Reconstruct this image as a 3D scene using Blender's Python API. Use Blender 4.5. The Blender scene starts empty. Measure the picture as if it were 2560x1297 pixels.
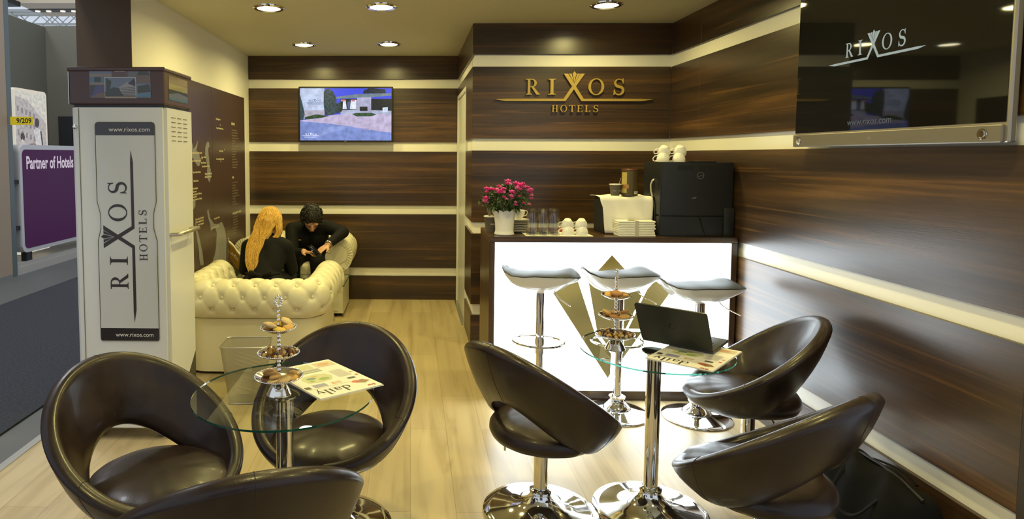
import bpy, bmesh, math, random
from mathutils import Vector, Matrix, Quaternion
random.seed(7)
PI = math.pi
sc = bpy.context.scene
col = sc.collection

# ------------------------------------------------------------------ camera, world, exposure
cam_d = bpy.data.cameras.new('camera'); cam = bpy.data.objects.new('camera', cam_d); col.objects.link(cam)
cam_d.sensor_fit = 'HORIZONTAL'; cam_d.sensor_width = 36.0
cam_d.lens = 1571.9 / 2560 * 36.0
cam_d.shift_x = (1280 - 1000) / 2560.0
cam_d.shift_y = -(648.5 - 489.25) / 2560.0
cam_d.clip_start = 0.05; cam_d.clip_end = 200
YAW, PIT, ROL = -0.0185, 0.0645, 0.0025
def cam_matrix():
    B = Matrix(((1, 0, 0), (0, 0, -1), (0, 1, 0)))
    cy, sy, cp, sp, cr, sr = math.cos(YAW), math.sin(YAW), math.cos(PIT), math.sin(PIT), math.cos(ROL), math.sin(ROL)
    Ry = Matrix(((cy, 0, -sy), (0, 1, 0), (sy, 0, cy)))
    Rx = Matrix(((1, 0, 0), (0, cp, -sp), (0, sp, cp)))
    Rz = Matrix(((cr, -sr, 0), (sr, cr, 0), (0, 0, 1)))
    M = Rz @ Rx @ Ry @ B            # world -> cv camera (x right, y down, z forward)
    F = Matrix(((1, 0, 0), (0, -1, 0), (0, 0, -1)))
    return (F @ M).transposed().to_4x4()
cam.matrix_world = Matrix.Translation((0, 0, 1.5)) @ cam_matrix()
sc.camera = cam

sc.view_settings.view_transform = 'Standard'
sc.view_settings.look = 'None'
sc.view_settings.gamma = 1.0
sc.view_settings.use_curve_mapping = False
sc.view_settings.exposure = 0.0

world = bpy.data.worlds.new('hall_air'); sc.world = world; world.use_nodes = True
wb = world.node_tree.nodes['Background']
wb.inputs[0].default_value = (0.78, 0.86, 1.0, 1); wb.inputs[1].default_value = 0.8

LAMP_COL = (1.0, 0.85, 0.31)
LAMP_POWER = 12.5
LAMPS = [(-0.98, 4.35), (-0.21, 4.32), (1.29, 4.28), (-0.985, 5.78), (-0.21, 5.75),
         (-0.21, 2.9), (1.29, 2.9), (-0.21, 1.5), (1.29, 1.5)]

# ------------------------------------------------------------------ materials
MATS = {}
def mat(name, color=(.8, .8, .8), rough=.5, metal=0., **kw):
    if name in MATS: return MATS[name]
    m = bpy.data.materials.new(name); m.use_nodes = True
    b = m.node_tree.nodes['Principled BSDF']
    b.inputs['Base Color'].default_value = (*color, 1)
    b.inputs['Roughness'].default_value = rough
    b.inputs['Metallic'].default_value = metal
    for k, v in kw.items():
        b.inputs[k.replace('_', ' ')].default_value = v
    MATS[name] = m
    return m
def emis(name, color, strength=1.0):
    if name in MATS: return MATS[name]
    m = mat(name, (0, 0, 0), .3)
    b = m.node_tree.nodes['Principled BSDF']
    b.inputs['Emission Color'].default_value = (*color, 1)
    b.inputs['Emission Strength'].default_value = strength
    return m
def nodes(m): return m.node_tree.nodes, m.node_tree.links, m.node_tree.nodes['Principled BSDF']
def add_noise_bump(m, scale=60, strength=.1, dist=.002, detail=4, coord='Object'):
    N, L, b = nodes(m)
    tc = N.new('ShaderNodeTexCoord'); no = N.new('ShaderNodeTexNoise'); bu = N.new('ShaderNodeBump')
    no.inputs['Scale'].default_value = scale; no.inputs['Detail'].default_value = detail
    bu.inputs['Strength'].default_value = strength; bu.inputs['Distance'].default_value = dist
    L.new(tc.outputs[coord], no.inputs['Vector']); L.new(no.outputs['Fac'], bu.inputs['Height']); L.new(bu.outputs['Normal'], b.inputs['Normal'])
def ramp(N, stops):
    r = N.new('ShaderNodeValToRGB'); e = r.color_ramp.elements
    e[0].position, e[0].color = stops[0][0], (*stops[0][1], 1)
    e[1].position, e[1].color = stops[-1][0], (*stops[-1][1], 1)
    for p, c in stops[1:-1]:
        x = e.new(p); x.color = (*c, 1)
    return r

def walnut(name, vertical=False):
    m = mat(name, (.06, .03, .015), .29, Specular_IOR_Level=.6)
    N, L, b = nodes(m)
    tc = N.new('ShaderNodeTexCoord')
    def layer(sx, sz, det, dist=0.0, off=0.0):
        mp = N.new('ShaderNodeMapping'); no = N.new('ShaderNodeTexNoise')
        mp.inputs['Scale'].default_value = (sz, sz, sx) if vertical else (sx, sx, sz)
        mp.inputs['Location'].default_value = (off, off * .7, off * .3)
        no.inputs['Scale'].default_value = 1; no.inputs['Detail'].default_value = det; no.inputs['Distortion'].default_value = dist
        L.new(tc.outputs['Object'], mp.inputs[0]); L.new(mp.outputs[0], no.inputs['Vector']); return no
    n1 = layer(.42, 9, 3, .5); n2 = layer(1.4, 70, 3, .2, 5); n3 = layer(.30, 22, 2, .6, 11); n4 = layer(9, 260, 2, 0, 3)
    r1 = ramp(N, [(.30, (.024, .0135, .0075)), (.47, (.048, .026, .0120)), (.60, (.070, .036, .014)), (.74, (.125, .062, .020))])
    L.new(n1.outputs['Fac'], r1.inputs[0])
    r2 = ramp(N, [(.3, (.80, .80, .80)), (.7, (1.14, 1.14, 1.14))]); L.new(n2.outputs['Fac'], r2.inputs[0])
    mx = N.new('ShaderNodeMixRGB'); mx.blend_type = 'MULTIPLY'; mx.inputs[0].default_value = 1
    L.new(r1.outputs[0], mx.inputs[1]); L.new(r2.outputs[0], mx.inputs[2])
    r3 = ramp(N, [(.57, (0, 0, 0)), (.63, (.5, .5, .5)), (.66, (0, 0, 0))]); L.new(n3.outputs['Fac'], r3.inputs[0])
    mx2 = N.new('ShaderNodeMixRGB'); mx2.blend_type = 'MIX'
    L.new(r3.outputs[0], mx2.inputs[0]); L.new(mx.outputs[0], mx2.inputs[1]); mx2.inputs[2].default_value = (.17, .082, .022, 1)
    r4 = ramp(N, [(.35, (.82, .82, .82)), (.65, (1.08, 1.08, 1.08))]); L.new(n4.outputs['Fac'], r4.inputs[0])
    mx3 = N.new('ShaderNodeMixRGB'); mx3.blend_type = 'MULTIPLY'; mx3.inputs[0].default_value = 1
    L.new(mx2.outputs[0], mx3.inputs[1]); L.new(r4.outputs[0], mx3.inputs[2])
    L.new(mx3.outputs[0], b.inputs['Base Color'])
    bu = N.new('ShaderNodeBump'); bu.inputs['Strength'].default_value = .12; bu.inputs['Distance'].default_value = .001
    L.new(n4.outputs['Fac'], bu.inputs['Height']); L.new(bu.outputs[0], b.inputs['Normal'])
    return m
WALNUT = walnut('walnut_laminate')
WALNUT_V = walnut('walnut_laminate_upright', True)

def oak_floor():
    m = mat('oak_laminate_floor', (.6, .48, .3), .32)
    N, L, b = nodes(m)
    tc = N.new('ShaderNodeTexCoord'); sp = N.new('ShaderNodeSeparateXYZ'); cb = N.new('ShaderNodeCombineXYZ')
    L.new(tc.outputs['Object'], sp.inputs[0]); L.new(sp.outputs[1], cb.inputs[0]); L.new(sp.outputs[0], cb.inputs[1])
    br = N.new('ShaderNodeTexBrick'); br.offset = .37; br.offset_frequency = 2; br.squash = 1
    br.inputs['Scale'].default_value = 1; br.inputs['Mortar Size'].default_value = .0012; br.inputs['Mortar Smooth'].default_value = .3
    br.inputs['Brick Width'].default_value = 1.28; br.inputs['Row Height'].default_value = .193; br.inputs['Bias'].default_value = 0
    br.inputs['Color1'].default_value = (.50, .405, .235, 1); br.inputs['Color2'].default_value = (.385, .30, .155, 1); br.inputs['Mortar'].default_value = (.26, .19, .10, 1)
    L.new(cb.outputs[0], br.inputs['Vector'])
    mp = N.new('ShaderNodeMapping'); mp.inputs['Scale'].default_value = (16, 1.1, 1); L.new(tc.outputs['Object'], mp.inputs[0])
    no = N.new('ShaderNodeTexNoise'); no.inputs['Scale'].default_value = 1; no.inputs['Detail'].default_value = 5; no.inputs['Distortion'].default_value = .8
    L.new(mp.outputs[0], no.inputs['Vector'])
    r = ramp(N, [(.30, (.82, .79, .73)), (.52, (1.02, 1.01, 1.0)), (.75, (1.10, 1.10, 1.10))]); L.new(no.outputs['Fac'], r.inputs[0])
    mp2 = N.new('ShaderNodeMapping'); mp2.inputs['Scale'].default_value = (7, 2.2, 1); L.new(tc.outputs['Object'], mp2.inputs[0])
    n2 = N.new('ShaderNodeTexNoise'); n2.inputs['Scale'].default_value = 1; n2.inputs['Detail'].default_value = 3; L.new(mp2.outputs[0], n2.inputs['Vector'])
    r2 = ramp(N, [(.22, (.60, .54, .45)), (.36, (1, 1, 1)), (1, (1, 1, 1))]); L.new(n2.outputs['Fac'], r2.inputs[0])
    a = N.new('ShaderNodeMixRGB'); a.blend_type = 'MULTIPLY'; a.inputs[0].default_value = 1
    c = N.new('ShaderNodeMixRGB'); c.blend_type = 'MULTIPLY'; c.inputs[0].default_value = .8
    L.new(br.outputs['Color'], a.inputs[1]); L.new(r.outputs[0], a.inputs[2]); L.new(a.outputs[0], c.inputs[1]); L.new(r2.outputs[0], c.inputs[2])
    L.new(c.outputs[0], b.inputs['Base Color'])
    return m
OAK = oak_floor()

WHITE_WALL = mat('white_painted_wall', (.80, .78, .70), .55)
CEIL = mat('ceiling_paint', (.62, .585, .42), .7); add_noise_bump(CEIL, 90, .08)
WHITE_GLOSS = mat('white_lacquer', (.66, .66, .62), .28)
WHITE_PLAST = mat('white_plastic', (.78, .78, .76), .18, Coat_Weight=.6)
CREAM = mat('cream_leather', (.69, .65, .46), .42); add_noise_bump(CREAM, 220, .15, .001)
LEATHER = mat('dark_brown_leather', (.030, .019, .012), .36, Coat_Weight=.10, Coat_Roughness=.14, Specular_IOR_Level=.35)
def leather_tex(m):
    N, L, b = nodes(m)
    tc = N.new('ShaderNodeTexCoord'); n1 = N.new('ShaderNodeTexNoise'); n1.inputs['Scale'].default_value = 9; n1.inputs['Detail'].default_value = 6
    n2 = N.new('ShaderNodeTexVoronoi'); n2.inputs['Scale'].default_value = 260
    L.new(tc.outputs['Object'], n1.inputs['Vector']); L.new(tc.outputs['Object'], n2.inputs['Vector'])
    r = ramp(N, [(.3, (.30, .30, .30)), (.7, (.44, .44, .44))]); L.new(n1.outputs['Fac'], r.inputs[0]); L.new(r.outputs[0], b.inputs['Roughness'])
    r2 = ramp(N, [(.3, (.0150, .0082, .0066)), (.7, (.0290, .0165, .0125))]); L.new(n1.outputs['Fac'], r2.inputs[0]); L.new(r2.outputs[0], b.inputs['Base Color'])
    a = N.new('ShaderNodeMath'); a.operation = 'MULTIPLY'; a.inputs[1].default_value = .12; L.new(n2.outputs['Distance'], a.inputs[0])
    s = N.new('ShaderNodeMath'); s.operation = 'ADD'; L.new(n1.outputs['Fac'], s.inputs[0]); L.new(a.outputs[0], s.inputs[1])
    bu = N.new('ShaderNodeBump'); bu.inputs['Strength'].default_value = .35; bu.inputs['Distance'].default_value = .004
    L.new(s.outputs[0], bu.inputs['Height']); L.new(bu.outputs[0], b.inputs['Normal'])
leather_tex(LEATHER)
CHROME = mat('chrome', (.78, .77, .74), .06, 1.)
STEEL = mat('brushed_steel', (.55, .53, .48), .3, 1.)
SILVER = mat('polished_silver', (.85, .82, .74), .09, 1.)
BLACK_PL = mat('black_plastic', (.012, .012, .013), .35)
BLACK_MATTE = mat('black_matte', (.010, .010, .011), .6)
BLACK_GLOSS = mat('black_glass', (.004, .004, .004), .04)
BROWN_PR = mat('brown_printed_board', (.062, .036, .030), .33)
GOLD = mat('gold_paint', (.40, .28, .07), .35, .25)
GREYPAD = mat('grey_vinyl', (.034, .038, .038), .55, Specular_IOR_Level=.25)
PORC = mat('white_porcelain', (.85, .83, .76), .15)
DARKFAB = mat('black_cloth', (.009, .009, .009), .9, Specular_IOR_Level=.12); add_noise_bump(DARKFAB, 400, .3, .001)
SKIN = mat('skin', (.55, .30, .18), .5)

def glass_mat(name, tint, ior=1.45, gloss_rough=.0):
    m = bpy.data.materials.new(name); m.use_nodes = True; N = m.node_tree.nodes; L = m.node_tree.links
    N.clear(); o = N.new('ShaderNodeOutputMaterial'); mx = N.new('ShaderNodeMixShader'); t = N.new('ShaderNodeBsdfTransparent')
    g = N.new('ShaderNodeBsdfGlossy'); f = N.new('ShaderNodeFresnel'); f.inputs[0].default_value = ior
    t.inputs[0].default_value = (*tint, 1); g.inputs['Roughness'].default_value = gloss_rough
    ge = N.new('ShaderNodeNewGeometry'); ms = N.new('ShaderNodeMath'); ms.operation = 'SUBTRACT'; ms.inputs[0].default_value = 1; mm = N.new('ShaderNodeMath'); mm.operation = 'MULTIPLY'
    L.new(ge.outputs['Backfacing'], ms.inputs[1]); L.new(ms.outputs[0], mm.inputs[0]); L.new(f.outputs[0], mm.inputs[1])
    L.new(mm.outputs[0], mx.inputs[0]); L.new(t.outputs[0], mx.inputs[1]); L.new(g.outputs[0], mx.inputs[2]); L.new(mx.outputs[0], o.inputs[0])
    return m
GLASS = glass_mat('clear_glass', (.95, .975, .955))
GLASS_EDGE = mat('green_glass_edge', (.008, .10, .06), .08, Transmission_Weight=.3)
GLASSWARE = glass_mat('tumbler_glass', (.99, .99, .97), 1.75, .05)

# ------------------------------------------------------------------ object helpers
def thing(name, label, cat, loc=(0, 0, 0), rotz=0, group=None):
    o = bpy.data.objects.new(name, None); col.objects.link(o)
    o.empty_display_size = .05
    o.location = loc; o.rotation_euler = (0, 0, rotz); o['label'] = label; o['category'] = cat
    if group: o['group'] = group
    return o
def tag(o, label, cat, group=None):
    o['label'] = label; o['category'] = cat
    if group: o['group'] = group
    return o
def dup(root, loc, rotz=0, label=None, group=None, scale=None):
    r = root.copy(); col.objects.link(r); r.location = loc; r.rotation_euler = (root.rotation_euler[0], root.rotation_euler[1], rotz)
    if label: r['label'] = label
    if group: r['group'] = group
    if scale: r.scale = scale
    for ch in list(root.children):
        c = ch.copy(); col.objects.link(c); c.parent = r
        for g in list(ch.children):
            d = g.copy(); col.objects.link(d); d.parent = c
    return r

def bez(P, t):
    n = len(P) - 1; f = t * n; i = min(int(f), n - 1); u = f - i
    p0, p1, p2, p3 = P[max(i - 1, 0)], P[i], P[i + 1], P[min(i + 2, n)]
    return .5 * ((2 * p1) + (p2 - p0) * u + (2 * p0 - 5 * p1 + 4 * p2 - p3) * u * u + (3 * p1 - p0 - 3 * p2 + p3) * u ** 3)
def smooth_path(P, n=24):
    P = [Vector(p) for p in P]
    return [bez(P, i / n) for i in range(n + 1)]

class MB:
    def __init__(s): s.bm = bmesh.new(); s.mi = 0
    def v(s, p): return s.bm.verts.new(p)
    def f(s, vs):
        try: fc = s.bm.faces.new(vs)
        except ValueError: return None
        fc.material_index = s.mi; return fc
    def box(s, x0, x1, y0, y1, z0, z1, bev=0, seg=2):
        vs = [s.v((x, y, z)) for z in (z0, z1) for y in (y0, y1) for x in (x0, x1)]
        fs = [s.f([vs[i] for i in q]) for q in ((0, 2, 3, 1), (4, 5, 7, 6), (0, 1, 5, 4), (2, 6, 7, 3), (0, 4, 6, 2), (1, 3, 7, 5))]
        if bev > 0:
            es = set(e for f_ in fs for e in f_.edges)
            r = bmesh.ops.bevel(s.bm, geom=list(es), offset=bev, segments=seg, affect='EDGES', profile=.5)
            for f_ in r['faces']: f_.material_index = s.mi
        return s
    def lathe(s, prof, seg=40, c=(0, 0, 0), axis='z', a0=0, a1=2 * PI, wave=None):
        full = abs(a1 - a0 - 2 * PI) < 1e-6
        n = seg if full else seg + 1
        rows = []
        for r, z in prof:
            row = []
            for i in range(n):
                a = a0 + (a1 - a0) * i / seg
                rr, zz = (r, z) if wave is None else wave(r, z, a)
                p = (rr * math.cos(a), rr * math.sin(a), zz)
                if axis == 'x': p = (p[2], p[0], p[1])
                if axis == 'y': p = (p[0], p[2], p[1])
                row.append(s.v((p[0] + c[0], p[1] + c[1], p[2] + c[2])))
            rows.append(row)
        for a, b in zip(rows, rows[1:]):
            for i in range(seg):
                j = (i + 1) % n
                s.f([a[i], a[j], b[j], b[i]])
        if full:
            if prof[0][0] > 1e-6: s.f(list(reversed(rows[0])))
            if prof[-1][0] > 1e-6: s.f(rows[-1])
        return s
    def cyl(s, c, r, h, seg=32, axis='z', bev=0):
        if bev: pr = [(r - bev, 0), (r, bev), (r, h - bev), (r - bev, h)]
        else: pr = [(r, 0), (r, h)]
        return s.lathe(pr, seg, c, axis)
    def tube(s, pts, r, seg=10, closed=False, rad=None, flat=None):
        pts = [Vector(p) for p in pts]; n = len(pts); rings = []
        up = None
        for i, p in enumerate(pts):
            if closed: t = (pts[(i + 1) % n] - pts[i - 1])
            else: t = pts[min(i + 1, n - 1)] - pts[max(i - 1, 0)]
            t.normalize()
            if up is None:
                up = Vector((0, 0, 1)) if abs(t.z) < .9 else Vector((1, 0, 0))
            u = (up - t * up.dot(t)).normalized(); w = t.cross(u); up = u
            rr = rad[i] if rad else r
            fl = flat if flat else 1
            rings.append([s.v(p + u * (rr * fl * math.cos(2 * PI * k / seg)) + w * (rr * math.sin(2 * PI * k / seg))) for k in range(seg)])
        for i in range(n if closed else n - 1):
            a, b = rings[i], rings[(i + 1) % n]
            for k in range(seg): s.f([a[k], a[(k + 1) % seg], b[(k + 1) % seg], b[k]])
        if not closed: s.f(list(reversed(rings[0]))); s.f(rings[-1])
        return s
    def sphere(s, c, r, seg=16, ring=10, sc_=(1, 1, 1), rot=None):
        m = Matrix.Translation(c) @ (rot.to_4x4() if rot else Matrix.Identity(4)) @ Matrix.Diagonal((r * sc_[0], r * sc_[1], r * sc_[2], 1))
        o = bmesh.ops.create_uvsphere(s.bm, u_segments=seg, v_segments=ring, radius=1, matrix=m)
        for v in o['verts']:
            for f_ in v.link_faces: f_.material_index = s.mi
        return s
    def grid(s, rows, close_u=False, close_v=False):
        vr = [[s.v(p) for p in r] for r in rows]; R = len(vr); Cn = len(vr[0])
        for i in range(R if close_v else R - 1):
            a, b = vr[i], vr[(i + 1) % R]
            for k in range(Cn if close_u else Cn - 1):
                s.f([a[k], a[(k + 1) % Cn], b[(k + 1) % Cn], b[k]])
        return vr
    def prism(s, pts, fr, h0=0, h1=.01):
        """polygon pts (2d) in frame fr extruded from h0 to h1 along the normal"""
        a = [s.v(fr(x, y, h0)) for x, y in pts]; b = [s.v(fr(x, y, h1)) for x, y in pts]
        s.f(b)
        if h1 != h0:
            s.f(list(reversed(a)))
            for i in range(len(pts)):
                j = (i + 1) % len(pts); s.f([a[i], a[j], b[j], b[i]])
        return s
    def build(s, name, mats, parent=None, smooth=False, angle=35, loc=None):
        bmesh.ops.remove_doubles(s.bm, verts=s.bm.verts, dist=1e-6)
        bmesh.ops.recalc_face_normals(s.bm, faces=s.bm.faces)
        me = bpy.data.meshes.new(name); s.bm.to_mesh(me); s.bm.free()
        if not isinstance(mats, (list, tuple)): mats = [mats]
        for m in mats: me.materials.append(m)
        if smooth:
            me.polygons.foreach_set('use_smooth', [True] * len(me.polygons))
            if angle < 180: me.set_sharp_from_angle(angle=math.radians(angle))
        o = bpy.data.objects.new(name, me); col.objects.link(o)
        if parent: o.parent = parent
        if loc: o.location = loc
        return o
def struct(name, mb, m, parent=None, **k):
    o = mb.build(name, m, parent, **k)
    if parent is None: o['kind'] = 'structure'
    return o
class Frame:
    def __init__(s, o, r, u, n=None, sx=1, sy=1):
        s.o = Vector(o); s.r = Vector(r).normalized() * sx; s.u = Vector(u).normalized() * sy
        s.n = Vector(n).normalized() if n else s.r.normalized().cross(s.u.normalized())
    def __call__(s, x, y, h=0): return s.o + s.r * x + s.u * y + s.n * h
    def sub(s, x, y, k=1, rot=0):
        r = s.r * math.cos(rot) + s.u * math.sin(rot); u = -s.r * math.sin(rot) + s.u * math.cos(rot)
        return Frame(s(x, y), r, u, s.n, s.r.length * k, s.u.length * k)
def picture(name, fr, items, parent, h0=.0006, step=.00025):
    """flat printed or displayed picture: items = (points, material) stacked in order"""
    mb = MB(); mats = []
    for i, (pts, m) in enumerate(items):
        if m not in mats: mats.append(m)
        mb.mi = mats.index(m); h = h0 + i * step
        mb.f([mb.v(fr(x, y, h)) for x, y in pts])
    return mb.build(name, mats, parent)
def rect(x0, y0, x1, y1): return [(x0, y0), (x1, y0), (x1, y1), (x0, y1)]
def ell(cx, cy, rx, ry, n=20, a0=0, a1=2 * PI): return [(cx + rx * math.cos(a0 + (a1 - a0) * i / n), cy + ry * math.sin(a0 + (a1 - a0) * i / n)) for i in range(n)]
def rrect(x0, y0, x1, y1, r, n=6):
    P = []
    for cx, cy, a in ((x1 - r, y1 - r, 0), (x0 + r, y1 - r, PI / 2), (x0 + r, y0 + r, PI), (x1 - r, y0 + r, 1.5 * PI)):
        for i in range(n + 1): P.append((cx + r * math.cos(a + PI / 2 * i / n), cy + r * math.sin(a + PI / 2 * i / n)))
    return P
def sans(text, name, fr, size, m, parent, depth=0.0, align='LEFT', h=.001, bold=0.0, sx=1.0):
    cu = bpy.data.curves.new('txt', 'FONT'); cu.body = text; cu.size = size; cu.align_x = align; cu.extrude = depth / 2; cu.offset = bold; cu.resolution_u = 3
    t = bpy.data.objects.new('txt', cu); col.objects.link(t)
    dg = bpy.context.evaluated_depsgraph_get(); me = bpy.data.meshes.new_from_object(t.evaluated_get(dg)); bpy.data.objects.remove(t); bpy.data.curves.remove(cu)
    rl = fr.r.length; ul = fr.u.length
    for v in me.vertices:
        p = fr(v.co.x * sx / (1 if rl == 1 else 1), v.co.y, h + v.co.z); v.co = p
    me.materials.clear(); me.materials.append(m); me.name = name
    o = bpy.data.objects.new(name, me); col.objects.link(o)
    if parent: o.parent = parent
    return o

# ---- the serif letters of the wordmark as polygons (unit cap height)
def strip(path, wid):
    L, R = [], []
    n = len(path)
    for i, (x, y) in enumerate(path):
        x0, y0 = path[max(i - 1, 0)]; x1, y1 = path[min(i + 1, n - 1)]
        dx, dy = x1 - x0, y1 - y0; d = math.hypot(dx, dy) or 1; w = wid[i] / 2
        L.append((x - dy / d * w, y + dx / d * w)); R.append((x + dy / d * w, y - dx / d * w))
    return [[L[i], L[i + 1], R[i + 1], R[i]] for i in range(n - 1)]
def stem(x, w=.17, y0=0, y1=1, sw=.13, sh=.055, bot=True, top=True):
    P = [rect(x, y0, x + w, y1)]
    if bot: P += [rect(x - sw, y0, x + w + sw, y0 + sh * .7), [(x - .05, y0 + sh * .7), (x + w + .05, y0 + sh * .7), (x + w, y0 + sh * 2), (x, y0 + sh * 2)]]
    if top: P += [rect(x - sw, y1 - sh * .7, x + w + sw, y1), [(x, y1 - sh * 2), (x + w, y1 - sh * 2), (x + w + .05, y1 - sh * .7), (x - .05, y1 - sh * .7)]]
    return P
def arc_ring(cx, cy, RX, RY, rx, ry, a0, a1, n=24, dy=0):
    P = []
    for i in range(n):
        a, b = a0 + (a1 - a0) * i / n, a0 + (a1 - a0) * (i + 1) / n
        P.append([(cx + RX * math.cos(a), cy + RY * math.sin(a)), (cx + RX * math.cos(b), cy + RY * math.sin(b)), (cx + rx * math.cos(b), cy + ry * math.sin(b)), (cx + rx * math.cos(a), cy + ry * math.sin(a))])
    return P
def glyph(c):
    if c == 'I': return stem(.13), .43
    if c == 'R':
        return stem(.13, top=False) + [rect(0, .945, .42, 1), rect(.28, .47, .42, .52)] + arc_ring(.40, .735, .36, .265, .19, .21, -PI / 2, PI / 2, 14) + [[(.36, .50), (.55, .50), (.93, .06), (1.0, .035), (1.0, 0), (.74, 0)]], 1.0
    if c == 'O': return arc_ring(.51, .5, .51, .53, .345, .475, 0, 2 * PI, 36), 1.02
    if c == 'S':
        pa = []; wd = []
        for i in range(25):
            t = i / 24
            a = math.radians(35 + 215 * t)
            pa.append((.34 + .235 * math.cos(a), .745 + .235 * math.sin(a))); wd.append(.06 + .12 * max(0, (t - .35) / .65))
        for i in range(1, 26):
            t = i / 25
            a = math.radians(70 - 220 * t)
            pa.append((.33 + .26 * math.cos(a) + .0, .255 + .255 * math.sin(a))); wd.append(.18 - .12 * t)
        return strip(pa, wd) + [[(.56, 1.03), (.60, 1.03), (.62, .70), (.58, .70), (.52, .86)], [(.04, .33), (.08, .33), (.13, .14), (.06, -.02), (.02, -.02)]], .64
    if c == 'H': return stem(.1) + stem(.66) + [rect(.2, .47, .7, .53)], .93
    if c == 'T': return stem(.33, top=False) + [rect(0, .94, .83, 1), [(0, .74), (.035, .74), (.07, .94), (0, .94)], [(.83, .74), (.795, .74), (.76, .94), (.83, .94)]], .83
    if c == 'E': return stem(.1, sw=.1) + [rect(.2, .945, .66, 1), rect(.2, 0, .70, .055), rect(.2, .48, .55, .53), [(.62, .78), (.66, .78), (.66, .95), (.57, .95)], [(.66, .22), (.71, .24), (.70, .05), (.60, .05)], rect(.52, .40, .555, .62)], .72
    if c == 'L': return stem(.1, sw=.1) + [rect(.2, 0, .68, .055), [(.66, .26), (.70, .26), (.68, .05), (.58, .05)]], .72
def glyph_lower(c):
    if c == 'd': return arc_ring(.27, .25, .27, .27, .16, .23, 0, 2 * PI, 24) + [rect(.42, 0, .54, .98), [(.34, .93), (.42, .98), (.54, .98), (.54, .95)], rect(.54, 0, .62, .03)], .68
    if c == 'a': return arc_ring(.22, .16, .22, .17, .12, .14, 0, 2 * PI, 20) + [rect(.33, 0, .45, .40), rect(.45, 0, .53, .03)] + arc_ring(.24, .36, .21, .16, .12, .13, 0, PI * .9, 10), .60
    if c == 'i': return [rect(.10, 0, .22, .50), rect(.02, 0, .30, .03), rect(.02, .47, .2, .50)] + [[(.16 + .07 * math.cos(a), .68 + .07 * math.sin(a)) for a in [PI / 4 * k for k in range(8)]]], .36
    if c == 'l': return [rect(.10, 0, .22, .98), rect(.02, 0, .30, .03), rect(.02, .95, .2, .98)], .36
    if c == 'y': return [[(.02, .50), (.16, .50), (.34, .05), (.26, 0)], [(.46, .50), (.52, .50), (.22, -.28), (.14, -.28)], rect(0, .48, .22, .51), rect(.38, .48, .58, .51)], .58
# wordmark drawn on a 2045-wide board: x 0..2045, y up, baseline of RIXOS at 84
XA = [(890, 352), (945, 352), (1150, 32), (1890, 32), (2040, 24), (1900, 0), (1123, 0)]
XB = [(1160, 352), (1105, 352), (893, 32), (150, 32), (0, 24), (150, 0), (918, 0)]
CROWN = [[(1025, 382), (1053, 349), (1040, 309), (1025, 240), (1010, 309), (1002, 349)], [(955, 352), (990, 352), (1004, 306), (1022, 236)], [(1098, 352), (1062, 352), (1047, 306), (1028, 236)]]
def wordmark(hotels=True):
    P = [XA, XB] + CROWN
    def put(g, x, y, h, w):
        ps, gw = glyph(g); return [[(x + px / gw * w, y + py * h) for px, py in p] for p in ps]
    for g, x, w in (('R', 405, 183), ('I', 692, 98), ('O', 1208, 202), ('S', 1530, 135)): P += put(g, x, 84, 202, w)
    if hotels:
        for g, x, w in (('H', 745, 77), ('O', 852, 86), ('T', 965, 78), ('E', 1068, 72), ('L', 1170, 72), ('S', 1278, 60)): P += put(g, x, -138, 87, w)
    return P
def put_mark(name, fr, width, m, parent, depth=.012, h=0, hotels=True, dx=1, dy=1):
    k = width / 2040; mb = MB()
    for i, p in enumerate(wordmark(hotels)):
        mb.prism([(x * k * dx, y * k * dy) for x, y in p], fr, h + i * 4e-6, h + depth + i * 4e-6)
    return mb.build(name, m, parent)
# ================================================================== the room
XL, XR, YB, YLG, XC, CH = -1.674, 1.977, 6.461, 4.878, 0.465, 2.505
mb = MB(); mb.box(-1.95, 2.25, -1.2, 6.9, -.06, 0); struct('floor', mb, OAK)
GREYFLOOR = mat('grey_hall_floor', (.105, .108, .10), .5)
mb = MB(); mb.box(-12, -1.95, -3, 16, -.08, -.012); struct('floor_hall', mb, GREYFLOOR)
CARPET = mat('blue_grey_carpet', (.035, .040, .052), .95)
def carpet_tex(m):
    N, L, b = nodes(m); tc = N.new('ShaderNodeTexCoord'); mp = N.new('ShaderNodeMapping'); mp.inputs['Scale'].default_value = (45, 120, 1)
    no = N.new('ShaderNodeTexNoise'); no.inputs['Scale'].default_value = 1; no.inputs['Detail'].default_value = 4
    L.new(tc.outputs['Object'], mp.inputs[0]); L.new(mp.outputs[0], no.inputs['Vector'])
    r = ramp(N, [(.3, (.012, .013, .016)), (.7, (.040, .043, .051))]); L.new(no.outputs['Fac'], r.inputs[0]); L.new(r.outputs[0], b.inputs['Base Color'])
carpet_tex(CARPET)
mb = MB(); mb.box(-4.1, -2.205, -2, 12, -.012, .0)
tag(mb.build('carpet_runner', CARPET), 'dark blue-grey carpet laid along the aisle left of the booth', 'carpet')
ALU = mat('aluminium_edge', (.62, .61, .55), .3, .8)
mb = MB(); mb.box(-1.985, -1.94, -1.2, 3.83, -.012, .006, .002); struct('trim_1', mb, ALU)

mb = MB(); mb.box(-2.02, 2.25, -.6, 6.7, CH, CH + .12); struct('ceiling', mb, CEIL)
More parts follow.
